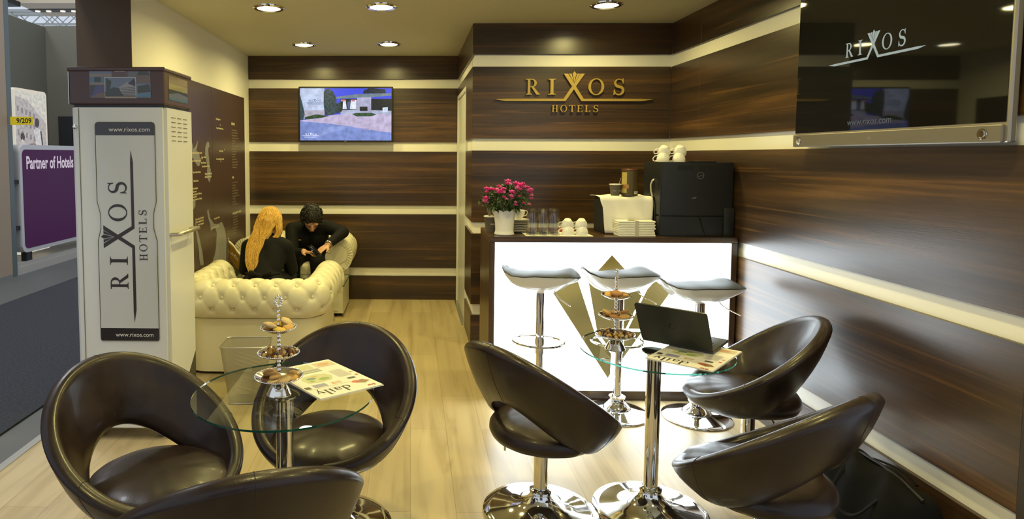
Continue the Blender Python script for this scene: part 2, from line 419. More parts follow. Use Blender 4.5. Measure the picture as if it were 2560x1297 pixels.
# back wall, return wall, logo wall, right wall: white shell with wooden boards standing 18 mm proud
BANDS = [(-.0, .25), (.335, .892), (.982, 1.537), (1.632, 2.178), (2.270, CH - .002)]
TH = .018
mb = MB(); mb.box(XL - .3, XC + .02, YB + TH, YB + .2, 0, CH); wb_ = struct('wall_back', mb, WHITE_WALL)
for z0, z1 in BANDS:
    m_ = MB(); m_.box(XL + .001, XC - .001, YB, YB + TH + .002, z0, z1, .0015, 1); m_.build('wood_board', WALNUT, wb_)
mb = MB(); mb.box(XC + TH, XC + .2, YLG + TH + .2, YB + .2, 0, CH); wr_ = struct('wall_return', mb, WHITE_WALL)
for i, (z0, z1) in enumerate(BANDS):
    y1 = YB - .001 if i == 4 else 5.45
    if i == 3:
        m_ = MB(); m_.box(XC, XC + TH + .002, YLG + TH + .0025, 5.45, z0, z1); m_.box(XC, XC + TH + .002, 5.45, YB - .001, 2.10, z1)
    else:
        m_ = MB(); m_.box(XC, XC + TH + .002, YLG + TH + .0025, y1, z0, z1, .0015, 1)
    m_.build('wood_board', WALNUT, wr_)
mb = MB(); mb.box(XC + TH, XR + TH, YLG + TH, YLG + .2, 0, CH); wl_ = struct('wall_logo', mb, WHITE_WALL)
for z0, z1 in BANDS:
    m_ = MB(); m_.box(XC, XR - .001, YLG, YLG + TH + .002, z0, z1, .0015, 1); m_.build('wood_board', WALNUT, wl_)
mb = MB(); mb.box(XR + TH, XR + .2, 1.96, YLG + .2, 0, CH); wrt_ = struct('wall_right', mb, WHITE_WALL)
for z0, z1 in BANDS:
    m_ = MB(); m_.box(XR, XR + TH + .002, 2.02, 4.40, z0, z1, .001, 1); m_.build('wood_board', WALNUT, wrt_)
    m_ = MB(); m_.box(XR, XR + TH + .002, 4.402, YLG - .001, z0, z1, .001, 1); m_.build('wood_board', WALNUT, wrt_)
mb = MB(); mb.box(XR - .004, XR + .22, 1.90, 2.015, 0, CH); struct('trim_2', mb, mat('dark_brown_post', (.035, .024, .015), .5))
# left wall and the brown pillar that ends it
mb = MB(); mb.box(-2.0, XL, 3.775, YB + .2, 0, CH); struct('wall_left', mb, WHITE_WALL)
mb = MB(); mb.box(-2.004, XL, 3.768, 3.775, 0, 3.1); struct('trim_3', mb, mat('brown_pillar_paint', (.085, .050, .022), .6))
# door in the return wall
d_ = bpy.data.objects.new('door_1', None); col.objects.link(d_); d_['kind'] = 'structure'
mb = MB(); mb.box(XC + .012, XC + .05, 5.49, 6.42, .012, 2.06, .002, 1); mb.build('door_leaf', WHITE_GLOSS, d_)
mb = MB(); mb.box(XC - .002, XC + .03, 5.452, 5.49, 0, 2.095); mb.box(XC - .002, XC + .03, 6.42, YB - .001, 0, 2.095); mb.box(XC - .002, XC + .03, 5.49, 6.42, 2.06, 2.095)
mb.build('door_frame', WHITE_GLOSS, d_)
mb = MB(); mb.box(XC - .02, XC + .10, 5.50, 6.42, .0002, .010, .002, 1); mb.build('threshold', STEEL, d_)

# ---- recessed ceiling lamps
LENS = emis('lamp_lens', (1.0, .90, .55), 14.0)
def downlight(x, y, label):
    t = thing('ceiling_lamp', label, 'ceiling lamp', (x, y, CH), 0, 'recessed ceiling lamps')
    mb = MB(); mb.lathe([(.074, .0), (.078, -.012), (.098, -.014), (.108, -.008), (.109, .0)], 40); mb.build('trim_ring', CHROME, t, True)
    mb = MB(); mb.lathe([(.0005, -.010), (.076, -.010), (.076, -.004), (.0005, -.004)], 32); mb.build('lens', LENS, t, True)
    li = bpy.data.lights.new('lamp_light', 'AREA'); li.shape = 'DISK'; li.size = .14; li.energy = LAMP_POWER; li.color = LAMP_COL; li.spread = math.radians(165)
    lo = bpy.data.objects.new('bulb', li); col.objects.link(lo); lo.parent = t; lo.location = (0, 0, -.018)
names = ['round ceiling lamp above the chesterfield, front left one', 'round ceiling lamp nearest the middle of the front row', 'round ceiling lamp in front of the gold wall lettering',
         'small-looking round ceiling lamp farthest back on the left, above the wall television', 'round ceiling lamp farthest back on the right, above the wall television']
for i, (x, y) in enumerate(LAMPS):
    downlight(x, y, names[i] if i < 5 else 'round ceiling lamp of the front rows, above the frame of the photo')

# ================================================================== bar counter with glowing front
ct = thing('bar_counter', 'dark walnut bar counter with white glowing front panel', 'counter', (0, 0, 0))
CY0, CY1, CX0, CX1, CZ = 3.80, 4.30, .474, 1.966, 1.008
mb = MB(); mb.box(CX0, CX1, CY0, CY1, CZ - .034, CZ, .0015, 1); mb.build('worktop', WALNUT, ct)
mb = MB(); mb.box(CX0, CX0 + .034, CY0, CY1, 0, CZ - .034, .0015, 1); mb.build('side_panel', WALNUT_V, ct)
mb = MB(); mb.box(CX1 - .034, CX1, CY0, CY1, 0, CZ - .034, .0015, 1); mb.build('side_panel', WALNUT_V, ct)
mb = MB(); mb.box(CX0 + .034, CX1 - .034, CY0, CY1 - .1, 0, .058); mb.build('plinth', WALNUT, ct)
GLOW = emis('glowing_acrylic', (.84, .94, 1.0), 7.5)
mb = MB(); mb.box(CX0 + .035, CX1 - .035, CY0 + .008, CY0 + .014, .0585, CZ - .0345); glow = mb.build('light_panel', GLOW, ct)
mb = MB(); mb.box(CX0 + .035, CX1 - .035, CY1 - .02, CY1, .058, CZ - .034); mb.build('back_panel', WALNUT, ct)
GOLDV = mat('gold_vinyl', (.30, .235, .075), .45)
fr = Frame((1.22, CY0 + .0075, 0), (1, 0, 0), (0, 0, 1), (0, -1, 0))
def cpt(px, py):
    # crown corners measured in metres on the panel
    return (px, py)
CR = [[(-.005, .905), (.105, .79), (.0, .40), (-.12, .79)],
      [(-.24, .745), (-.385, .595), (-.02, .10), (.0, .12)],
      [(.245, .745), (.40, .655), (.06, .12), (.015, .14)]]
mb = MB()
mb.prism([(-.003, .899), (.139, .746), (.184, .650), (.086, .434), (.047, .324), (.009, .300), (-.084, .433), (-.142, .737)], fr, .0005, .0012)
mb.prism([(-.359, .669), (-.205, .736), (-.090, .400), (.006, .290), (.003, .161), (-.011, .136)], fr, .0005, .0013)
mb.prism([(.215, .690), (.262, .745), (.353, .671), (.076, .257), (.035, .300), (.092, .415)], fr, .0005, .0014)
mb.build('gold_crown', GOLDV, ct)

# ---- raised gold wordmark on the logo wall
mk = thing('wall_lettering', 'raised gold RIXOS HOTELS lettering on the dark wood wall above the bar', 'lettering', (0, 0, 0))
fr = Frame((.630, YLG - .006, 1.914), (1, 0, 0), (0, 0, 1), (0, -1, 0))
k = 1.204 / 2040
def group_mark(parent, fr, k, m, dep, hotels=True, names_=True):
    mbm = MB()
    for i, p in enumerate((XA, XB)): mbm.prism([(x * k, y * k) for x, y in p], fr, 0, dep + i * 1e-4)
    mbm.build('crossed_swoosh', m, parent)
    mbm = MB()
    for p in CROWN: mbm.prism([(x * k, y * k) for x, y in p], fr, 0, dep)
    mbm.build('crown', m, parent)
    L = [(g, x, 84, 202, w) for g, x, w in (('R', 405, 183), ('I', 692, 98), ('O', 1208, 202), ('S', 1530, 135))]
    if hotels: L += [(g, x, -138, 87, w) for g, x, w in (('H', 745, 77), ('O', 852, 86), ('T', 965, 78), ('E', 1068, 72), ('L', 1170, 72), ('S', 1278, 60))]
    for g, x, y, h, w in L:
        ps, gw = glyph(g); mbm = MB()
        for i, p in enumerate(ps): mbm.prism([((x + px / gw * w) * k, (y + py * h) * k) for px, py in p], fr, 0, dep + i * 1e-5)
        mbm.build('letter', m, parent)
group_mark(mk, fr, k, GOLD, .016)

# ================================================================== televisions
tv = thing('television', 'flat black television on the back wall showing a sunny hotel driveway', 'television', (-.67, 6.42, 1.91))
mb = MB(); mb.box(-.48, .48, -.022, .02, -.28, .28, .008, 2); mb.build('casing', BLACK_PL, tv)
mb = MB(); mb.box(-.15, .15, .02, .04, -.12, .12); mb.build('wall_bracket', BLACK_MATTE, tv)
SB = 1.0
def E_(n, c, s=SB): return emis('screen_' + n, c, s)
fr = Frame((-.463, -.0225, -.262), (1, 0, 0), (0, 0, 1), (0, -1, 0))
W_, H_ = .926, .524
def S_(pts): return [(x / 1760 * W_, (1000 - y) / 1000 * H_) for x, y in pts]
its = [(S_([(0, 0), (1760, 0), (1760, 1000), (0, 1000)]), E_('sky', (.05, .08, .78))),
       (S_([(0, 0), (470, 0), (480, 430), (0, 430)]), E_('wall', (.50, .58, .80))),
       (S_([(60, 425), (470, 415), (470, 560), (60, 590)]), E_('wall2', (.42, .40, .50))),
       (S_([(780, 200), (1760, 200), (1760, 520), (780, 520)]), E_('shade', (.008, .012, .02))),
       (S_([(780, 420), (1100, 405), (1760, 430), (1760, 520), (780, 520)]), E_('forecourt', (.40, .45, .62))),
       (S_([(830, 230), (880, 230), (900, 400), (820, 400)]), E_('house', (.75, .80, .95))),
       (S_([(980, 220), (1090, 220), (1090, 400), (960, 400)]), E_('house', (.75, .80, .95))),
       (S_([(790, 215), (880, 215), (850, 250), (785, 250)]), E_('roof', (.55, .20, .22))),
       (S_([(990, 215), (1080, 215), (1040, 250), (990, 250)]), E_('roof', (.55, .20, .22))),
       (S_([(915, 260), (960, 250), (965, 395), (915, 395)]), E_('dusk', (.08, .12, .30))),
       (S_([(650, 170), (1100, 110), (1760, 90), (1760, 140), (1250, 180), (650, 200)]), E_('canopy', (.16, .22, .28))),
       (S_([(1100, 180), (1370, 170), (1370, 470), (1100, 480)]), E_('kiosk', (.42, .42, .62))),
       (S_([(1150, 350), (1300, 350), (1300, 435), (1150, 435)]), E_('shade', (.008, .012, .02))),
       (S_([(0, 620), (560, 520), (800, 495), (1760, 495), (1760, 850), (1300, 790), (600, 680), (0, 630)]), E_('pink', (.52, .45, .66))),
       (S_([(0, 630), (600, 680), (1300, 790), (1760, 850), (1760, 1000), (0, 1000)]), E_('road', (.20, .27, .62))),
       (S_([(500, 740), (1050, 720), (500, 880), (300, 960), (200, 940)]), E_('road2', (.25, .33, .68))),
       (S_([(980, 740), (1320, 770), (1360, 590), (1330, 780), (1150, 770)]), E_('crack', (.38, .33, .55))),
       (S_([(1000, 490), (1090, 470), (1380, 470), (1470, 500), (1380, 535), (1090, 540)]), E_('hedge', (.025, .07, .03))),
       (S_([(0, 120), (40, 260), (60, 350), (90, 500), (60, 600), (0, 610)]), E_('cypress', (.028, .055, .07))),
       (S_([(80, 560), (300, 500), (560, 530), (400, 570), (100, 600)]), E_('hedge', (.025, .07, .03))),
       (S_([(460, 60), (540, 0), (640, 60), (700, 200), (720, 450), (640, 510), (480, 520), (455, 300)]), E_('cypress', (.028, .055, .07))),
       (S_([(700, 300), (780, 260), (810, 440), (700, 490)]), E_('cypress2', (.02, .04, .045))),
       (S_([(1210, 100), (1230, 40), (1330, 0), (1400, 0), (1500, 10), (1640, 20), (1650, 95)]), E_('tree', (.012, .02, .04))),
       (S_([(1590, 370), (1690, 360), (1690, 460), (1590, 455)]), E_('car', (.60, .70, .90)))]
picture('screen', fr, its, tv)
LOGOD = E_('logo_dark', (.10, .14, .30), 1); LOGOW = E_('logo_white', (.8, .85, 1), 1.3)
put_mark('screen_wordmark', fr.sub(.055, (1000 - 270) / 1000 * H_, 1), .19, LOGOD, tv, .0, .007, False, 1, 1)
put_mark('screen_wordmark', fr.sub(.018, (1000 - 915) / 1000 * H_, 1), .18, LOGOW, tv, .0, .007, False)
sans('PREMIUM TEKIROVA', 'screen_text', fr.sub(.070, .360), .020, LOGOD, tv, h=.007)
sans('PREMIUM TEKIROVA', 'screen_text', fr.sub(.042, .026), .013, LOGOW, tv, h=.007)
sans('LG', 'brand_mark', Frame((-.012, -.0228, -.276), (1, 0, 0), (0, 0, 1), (0, -1, 0)), .013, mat('grey_print', (.4, .4, .4)), tv, h=.0002)

tv2 = thing('television', 'large glossy black television on the right wall with silver soundbar edge', 'television', (1.935, 0, 0))
y0, y1 = 2.050, 3.175
mb = MB(); mb.box(-.030, -.004, y0, y1, 1.545, 2.33, .006, 2); mb.build('casing', mat('silver_bezel', (.40, .37, .33), .3, .7), tv2)
mb = MB(); mb.box(-.004, .041, 2.4, 2.8, 1.7, 2.1); mb.build('wall_bracket', BLACK_MATTE, tv2)
mb = MB(); mb.box(-.0315, -.029, y0 + .012, y1 - .004, 1.612, 2.32); mb.build('screen', mat('tv_screen', (.006, .006, .006), .03, Specular_IOR_Level=.5), tv2)
mb = MB(); mb.box(-.040, -.028, y0 + .015, y1, 1.545, 1.605, .004, 2); mb.build('soundbar', mat('brushed_grey_bar', (.22, .20, .17), .38, .6), tv2)
for yy in (y0 + .085, y1 - .045):
    mb = MB(); mb.lathe([(.0005, -.004), (.012, -.004), (.014, -.001), (.018, -.001), (.019, .0)], 24, (-.041, yy, 1.575), 'x')
    mb.build('knob', CHROME, tv2, True)
fr = Frame((-.0322, y1, 1.612), (0, -1, 0), (0, 0, 1), (-1, 0, 0))
TVW = emis('screen_mark', (.55, .66, .62), .55)
put_mark('screen_wordmark', fr.sub(.235, .292), .545, TVW, tv2, 0, .0, False, 1, 1.15)
sans('www.rixos.com', 'screen_text', fr.sub(.375, .022), .040, emis('screen_dim', (.30, .33, .36), .3), tv2, h=.0003)
sans('LG', 'brand_mark', Frame((-.0405, 2.66, 1.571), (0, -1, 0), (0, 0, 1), (-1, 0, 0)), .014, mat('grey_print', (.4, .4, .4)), tv2)

# ================================================================== swivel tub chairs
def chair_parts():
    t = thing('tub_chair', '', 'chair', (0, 0, 0), 0, 'brown leather swivel tub chairs')
    NT = 96
    def rim(a): return Vector((-.013 - .271 * math.cos(a), -.310 * math.sin(a), .5745 + .1915 * math.cos(a) - .012 * math.sin(a) ** 2 - .022))
    def low(a):
        c = (1 + math.cos(a)) / 2
        return Vector((.012 - .208 * math.cos(a) - .008 * c, -.220 * math.sin(a), .332 + .198 * c ** 3.0))
    rows = []
    for i in range(NT):
        a = 2 * PI * i / NT; R, Lw = rim(a), low(a)
        o = Vector((-math.cos(a), -math.sin(a), 0)); up = (R - Lw); Ln = up.length; up.normalize()
        nrm = (o - up * o.dot(up)).normalized()
        row = []
        hb = .5
        # outer face from the bottom up
        for s_ in (0.0, .2, .4, .6, .8, 1.0):
            bulge = .010 * math.sin(PI * s_)
            row.append(Lw + up * Ln * s_ + nrm * (.015 + .012 * s_ + bulge))
        rt = .027
        for q in range(1, 10):
            an = PI * q / 10
            row.append(R + up * (rt * .9 * math.sin(an)) + nrm * (rt * math.cos(an)) * 1.0)
        for s_ in (1.0, .85, .65, .45, .25, .05):
            bulge = -.014 * math.sin(PI * s_)
            th_ = -.022 if s_ < .95 else -.027
            row.append(Lw + up * Ln * (s_ - .05 * (s_ > .9)) + nrm * (th_ + bulge * .2))
        row.append(Lw - up * .010 + nrm * (-.010)); row.append(Lw - up * .012 + nrm * .008)
        rows.append(row)
    mb = MB(); mb.grid(rows, close_u=True, close_v=True); mb.build('shell', LEATHER, t, True, 180)
    # seat cushion
    prof = [(.0005, .418), (.08, .420), (.15, .418), (.195, .411), (.222, .398), (.234, .380), (.236, .360), (.226, .340), (.20, .328), (.12, .322), (.0005, .320)]
    def wav(r, z, a):
        k = max(0, math.cos(a)) ** 1.5; q = (r / .236) ** 2
        return r * (.955 + .235 * k * min(1, q * 1.2)), z - (.012 * q * k if z > .37 else 0) + (.012 * q * k if z < .35 else 0) + .0022 * math.sin(14 * a) * q * q * (.3 + k)
    mb = MB(); mb.lathe(prof, 96, (.012, 0, 0), wave=wav); mb.build('seat', LEATHER, t, True, 180)
    # stitched seams
    for dg in (0, 105, -105):
        a = math.radians(dg); R, Lw = rim(a), low(a); o = Vector((-math.cos(a), -math.sin(a), 0)); up = (R - Lw).normalized(); nrm = (o - up * o.dot(up)).normalized(); Ln = (R - Lw).length
        pts = [Lw + up * Ln * s_ + nrm * (.0147 + .012 * s_ + .010 * math.sin(PI * s_)) for s_ in (.02, .2, .4, .6, .8, 1)] + [R + up * .0245 * math.sin(PI * q / 8) + nrm * .0266 * math.cos(PI * q / 8) for q in range(1, 8)] + [Lw + up * Ln * s_ - nrm * .0225 for s_ in (.9, .7, .5, .3, .1)]
        mb = MB(); mb.tube(pts, .0014, 6); mb.build('seam', mat('dark_stitching', (.012, .008, .006), .6), t, True)
    mb = MB(); mb.cyl((.0, 0, .300), .075, .024, 32); mb.cyl((0, 0, .10), .029, .205, 36); mb.build('post', CHROME, t, True)
    mb = MB(); mb.lathe(BASE_PROF(.240), 72); mb.build('base', CHROME, t, True, 50)
    mb = MB(); mb.tube(smooth_path([(-.01, .02, .312), (-.06, .075, .308), (-.085, .105, .300), (-.094, .116, .280), (-.094, .118, .250)]), .0045, 8); mb.build('height_lever', CHROME, t, True)
    return t
def BASE_PROF(R):
    return [(R - .004, 0), (R, .003), (R, .006), (R - .003, .0095), (R * .86, .0145), (R * .62, .024), (R * .42, .036), (.072, .052), (.052, .068), (.043, .084), (.041, .094), (.046, .097), (.046, .105), (.038, .108), (.034, .112), (.0005, .112)]
chair0 = chair_parts()
CHAIRS = [((-.895, 2.102), 332.9, 'brown leather tub chair at the left end, in front of the white display cabinet'),
          ((-.312, 2.451), 251.9, 'brown leather tub chair behind the left glass table, turned toward the camera'),
          ((.545, 2.562), 35.0, 'brown leather tub chair seen from its back, on the left of the laptop table'),
          ((-.465, 1.660), 111.8, 'brown leather tub chair cut off by the bottom edge of the photo'),
          ((1.232, 2.138), 122.5, 'brown leather tub chair seen from its back, beside the black bag'),
          ((1.602, 2.942), 158.0, 'brown leather tub chair between the laptop table and the right wall')]
for i, ((x, y), a, lb) in enumerate(CHAIRS):
    if i == 0:
        chair0.location = (x, y, 0); chair0.rotation_euler = (0, 0, math.radians(a)); chair0['label'] = lb
    else: dup(chair0, (x, y, 0), math.radians(a), lb)

# ================================================================== glass bistro tables
def bistro(x, y, lb):
    t = thing('bistro_table', lb, 'table', (x, y, 0), 0, 'round glass bistro tables')
    mb = MB(); n = 96; R = .303
    top = [mb.v((R * math.cos(2 * PI * i / n), R * math.sin(2 * PI * i / n), .700)) for i in range(n)]
    bot = [mb.v((R * math.cos(2 * PI * i / n), R * math.sin(2 * PI * i / n), .6935)) for i in range(n)]
    mb.f(top); mb.f(list(reversed(bot))); mb.mi = 1
    for i in range(n): mb.f([top[i], top[(i + 1) % n], bot[(i + 1) % n], bot[i]])
    mb.build('tabletop', [GLASS, GLASS_EDGE], t)
    mb = MB(); mb.cyl((0, 0, .10), .029, .586, 40); mb.build('post', CHROME, t, True)
    mb = MB(); mb.lathe([(.029, .672), (.040, .680), (.050, .688), (.050, .6930), (.0005, .6930)], 40); mb.build('top_flange', CHROME, t, True)
    mb = MB(); mb.lathe(BASE_PROF(.235), 72); mb.build('base', CHROME, t, True, 50)
    return t
bistro(-.428, 2.075, 'round glass table on the left, holding the cake stand and an open newspaper')
bistro(1.012, 2.588, 'round glass table on the right, holding the laptop and the cake stand')

# ================================================================== bar stools
def stool_parts():
    t = thing('bar_stool', '', 'bar stool', (0, 0, 0), 0, 'white bar stools at the counter')
    nu, nv = 36, 20; hw, hd = .222, .155
    def hz(u):   # saddle line seen from the front: sharp high left tip, dip, crest on the right
        T = [(-1, .040), (-.85, .012), (-.65, -.001), (-.4, -.002), (0, .006), (.5, .008), (.75, .006), (.9, .0), (1, -.008)]
        for (a, p), (b, q) in zip(T, T[1:]):
            if a <= u <= b: w = (u - a) / (b - a); w = w * w * (3 - 2 * w); return p + (q - p) * w
        return -.008
    def outline(u): return hd * (1 - abs(u) ** 3.2) ** .5 if abs(u) < 1 else 0
    def grid(zf, mbx):
        rows = []
        for i in range(nu + 1):
            u = -1 + 2 * i / nu; w = max(outline(u), .004); row = []
            for j in range(nv + 1):
                v = -1 + 2 * j / nv; row.append(Vector((u * hw, v * w, zf(u, v))))
            rows.append(row)
        return rows
    zb = .842
    edge = lambda u: hz(u) - .012
    back = lambda u, v: (-.020 + .030 * math.exp(-((u - .72) / .25) ** 2) + .006 * math.exp(-((u + .8) / .2) ** 2)) * max(0, (v + 1) / 2)
    topf = lambda u, v: zb + edge(u) + .010 * (1 - v ** 4) * (1 - abs(u) ** 5) + back(u, v)
    botf = lambda u, v: zb + edge(u) - .112 * ((1 - abs(u) ** 2.2) ** .8) * (1 - v * v) ** .55
    mb = MB(); a = grid(topf, mb); mb.grid(a)
    b = [[Vector((p.x, p.y, zb + edge(-1 + 2 * i / nu) + back(-1 + 2 * i / nu, -1 + 2 * j / nv) - .004)) for j, p in enumerate(r)] for i, r in enumerate(a)]
    mb.grid(b)
    mb.build('seat_pad', GREYPAD, t, True, 60)
    mb = MB(); rows = grid(botf, mb)
    for i, r in enumerate(rows):
        u = -1 + 2 * i / nu
        for j, p in enumerate(r):
            v = -1 + 2 * j / nv; p.z += back(u, v) - .003
    mb.grid(rows); mb.build('seat_shell', WHITE_PLAST, t, True, 180)
    ed = []
    for side in (1, -1):
        rng = range(nu + 1) if side == 1 else range(nu - 1, 0, -1)
        for i in rng:
            u = -1 + 2 * i / nu; w = max(outline(u), .004); ed.append((u * hw, side * w, zb + edge(u) + back(u, side * (1 - abs(u) ** 8)) - .003))
    mb = MB(); mb.tube(ed, .0028, 6, closed=True); mb.build('piping', BLACK_PL, t, True)
    mb = MB(); mb.cyl((0, 0, .722), .05, .03, 24); mb.lathe([(.026, .36), (.026, .745)], 32); mb.lathe([(.0225, .10), (.0225, .362), (.026, .362)], 32); mb.build('post', CHROME, t, True)
    ring = []
    for k_ in range(40):
        a = 2 * PI * k_ / 40; ring.append((.147 * math.cos(a) - .008, .135 * math.sin(a) * (1 if math.sin(a) < 0 else .75), .432 + .0 * math.cos(a)))
    mb = MB(); mb.tube(ring, .0075, 10, closed=True); mb.build('footrest_ring', CHROME, t, True)
    mb = MB(); mb.cyl((0, 0, .415), .030, .035, 24); mb.tube([(0, .02, .432), (-.006, .098, .432)], .0075, 8); mb.build('footrest_clamp', CHROME, t, True)
    mb = MB(); mb.tube(smooth_path([(.02, -.02, .752), (.078, -.045, .750), (.088, -.05, .725), (.118, -.07, .700), (.175, -.10, .672)]), .0032, 8); mb.build('height_lever', CHROME, t, True)
    mb = MB(); mb.lathe(BASE_PROF(.185), 64); mb.build('base', CHROME, t, True, 50)
    return t
st0 = stool_parts()
st0.location = (.743, 3.585, 0); st0.rotation_euler = (0, 0, math.radians(-19)); st0['label'] = 'white bar stool with grey pad on the left of the three at the bar'
dup(st0, (1.200, 3.600, 0), 0, 'middle bar stool, behind the cake stand of the laptop table')
s3 = dup(st0, (1.642, 3.558, 0), math.radians(-8), 'lower white bar stool on the right, behind the open laptop')
s3.scale = (1.03, 1.03, .935)
# ================================================================== display cabinet on wheels
cb = thing('display_cabinet', 'tall white wheeled display cabinet with RIXOS HOTELS printed window', 'cabinet', (-1.492, 3.185, 0))
w2 = .243; D = .375
def side_poly(): return [(0, .10), (D - .22, .10), (D - .22, .22), (D - .005, .36), (D, .36), (D, 1.735), (0, 1.735)]
frs = Frame((-w2, 0, 0), (0, 1, 0), (0, 0, 1), (1, 0, 0))
mb = MB(); mb.prism([(0.002, .07), (D - .16, .07), (D - .16, .235), (D, .37), (D, 1.738), (0.002, 1.738)], frs, 0, 2 * w2)
bmesh.ops.bevel(mb.bm, geom=[e for e in mb.bm.edges if abs(e.verts[0].co.z - e.verts[1].co.z) > 1 and e.verts[0].co.y < .1], offset=.018, segments=4, affect='EDGES')
mb.build('body', WHITE_GLOSS, cb, True, 30)
mb = MB(); mb.box(w2 - .004, w2 + .001, D - .155, D - .004, .075, .24); mb.prism([(D - .157, .236), (D - .003, .236), (D - .003, .365)], frs, 2 * w2 - .004, 2 * w2 + .001)
mb.build('tilt_cutout', mat('dark_olive_metal', (.06, .058, .035), .5), cb)
mb = MB(); mb.box(-w2 + .012, w2 - .012, .012, D, 1.738, 1.752); mb.build('shadow_gap', BLACK_PL, cb)
HB = mat('plum_brown_laminate', (.075, .040, .036), .35)
mb = MB(); mb.box(-w2 - .002, w2 - .002, -.006, D, 1.752, 1.935, .008, 3); mb.box(-w2 - .008, w2 + .004, -.012, D + .004, 1.918, 1.940, .006, 2); mb.build('header_box', HB, cb)
mb = MB(); mb.box(-w2 - .004, -w2 + .0, -.008, -.002, 1.755, 1.915); mb.build('header_hinge', STEEL, cb)
# door sheet with rounded window
mb = MB(); mb.box(-w2 + .040, -w2 + .042, -.0015, .0005, .075, 1.735); mb.build('door_gap', mat('olive_gap', (.09, .09, .04), .6), cb)
mb = MB(); mb.lathe([(.011, 0), (.011, -.003), (.008, -.005), (.0005, -.005)], 20, (-w2 + .02, -.0, 1.640), 'y'); mb.build('lock', CHROME, cb, True)
frc = Frame((-.119, -.0005, .535), (1, 0, 0), (0, 0, 1), (0, -1, 0))
WW, WH = .305, 1.128
mid = 1.128 - .505
win = [(.006, 0), (WW - .006, 0), (WW, .008), (WW, mid - .10), (WW - .008, mid - .07), (WW - .016, mid - .035), (WW - .016, mid + .035), (WW - .008, mid + .07), (WW, mid + .10), (WW, WH - .016), (WW - .004, WH - .004), (WW - .016, WH),
       (.016, WH), (.004, WH - .004), (0, WH - .016), (0, mid + .10), (.008, mid + .07), (.016, mid + .035), (.016, mid - .035), (.008, mid - .07), (0, mid - .10), (0, .008)]
PAPER = mat('window_print', (.56, .56, .53), .2, Coat_Weight=.5, Coat_Roughness=.05); DK = mat('print_dark_brown', (.022, .016, .014), .25, Coat_Weight=.5)
wn = picture('window_poster', frc, [(win, PAPER), ([(.006, 0), (WW - .006, 0), (WW, .008), (WW, .066), (0, .066), (0, .008)], DK), ([(0, WH - .066), (WW, WH - .066), (WW, WH - .016), (WW - .004, WH - .004), (WW - .016, WH), (.016, WH), (.004, WH - .004), (0, WH - .016)], DK)], cb, .0006, .0003)
out = [frc(x, y, .0008) for x, y in win]
mb = MB(); mb.tube(out, .0018, 6, closed=True); mb.build('window_trim', mat('olive_gap', (.09, .09, .04), .6), cb)
PW = mat('print_white', (.75, .72, .66), .4)
sans('www.rixos.com', 'window_text', frc.sub(.070, WH - .047), .033, PW, cb, h=.0018)
sans('www.rixos.com', 'window_text', frc.sub(.078, .022), .031, PW, cb, h=.0018)
# wordmark standing upright: reads bottom to top
mf = Frame(frc(.190, .095, .0016), (0, 0, 1), (-1, 0, 0), (0, -1, 0))
put_mark('window_wordmark', mf, .892, mat('print_charcoal', (.035, .025, .022), .3), cb, 0, 0, True, 1, 1.05)
# pictures on the header
P = {n: mat('print_' + n, c, .25, Coat_Weight=.4) for n, c in dict(sky=(.13, .16, .24), pool=(.07, .16, .26), sand=(.24, .18, .12), palm=(.035, .045, .035), dusk=(.07, .06, .18), tower=(.26, .25, .26), dark=(.03, .03, .05), grey=(.12, .12, .14), plum=(.085, .045, .042), roof=(.13, .09, .07), ylw=(.30, .27, .11)).items()}
frh = Frame((-w2 + .105, -.0062, 1.785), (1, 0, 0), (0, 0, 1), (0, -1, 0))
k_ = .31 / 565
def HP(pts): return [((x - 245) * k_, (360 - y) * k_ * .9) for x, y in pts]
def hbox(x0, y0, x1, y1): return HP([(x0, y1), (x1, y1), (x1, y0), (x0, y0)])
its = [(hbox(245, 75, 812, 360), P['grey']), (hbox(245, 80, 450, 225), P['sky']), (hbox(245, 118, 450, 140), P['sand']), (hbox(245, 152, 450, 205), P['pool']), (hbox(245, 205, 450, 225), P['sand']),
       (HP([(290, 200), (290, 150), (350, 150), (350, 200)]), P['palm']), (hbox(455, 72, 600, 148), P['plum']), (hbox(607, 72, 812, 212), P['grey']), (hbox(670, 130, 812, 205), P['roof']), (HP([(700, 90), (780, 80), (812, 130), (690, 130)]), P['palm']),
       (hbox(248, 230, 383, 360), P['dusk']), (HP([(250, 360), (383, 360), (383, 300), (320, 310)]), P['roof']), (HP([(250, 230), (300, 230), (270, 330), (250, 330)]), P['palm']),
       (hbox(680, 215, 812, 352), P['sky']), (HP([(690, 240), (800, 220), (812, 300), (690, 310)]), P['palm']), (hbox(680, 312, 812, 352), P['pool']),
       (hbox(386, 150, 677, 362), PW), (hbox(389, 153, 674, 359), P['sky']), (HP([(389, 355), (389, 300), (470, 250), (540, 270), (600, 300), (674, 330), (674, 355)]), P['palm']),
       (HP([(520, 250), (600, 195), (674, 230), (674, 335), (560, 335), (530, 290)]), P['tower']), (HP([(600, 215), (660, 165), (672, 200), (672, 240)]), P['dark']), (HP([(400, 160), (450, 190), (430, 300), (400, 320)]), P['palm'])]
for q in range(5): its.append((HP([(535, 262 + q * 15), (672, 245 + q * 18), (672, 250 + q * 18), (535, 266 + q * 15)]), P['dark']))
its.append((HP([(389, 359), (389, 345), (674, 345), (674, 359)]), P['sand']))
picture('header_picture', frh, its, cb, .0004, .00008)
put_mark('header_wordmark', frh.sub((478 - 245) * k_, (116 - 8) * k_ + .072), .06, PW, cb, 0, .004, False)
frx = Frame((w2 - .0015, .055, 1.782), (0, 1, 0), (0, 0, 1), (1, 0, 0))
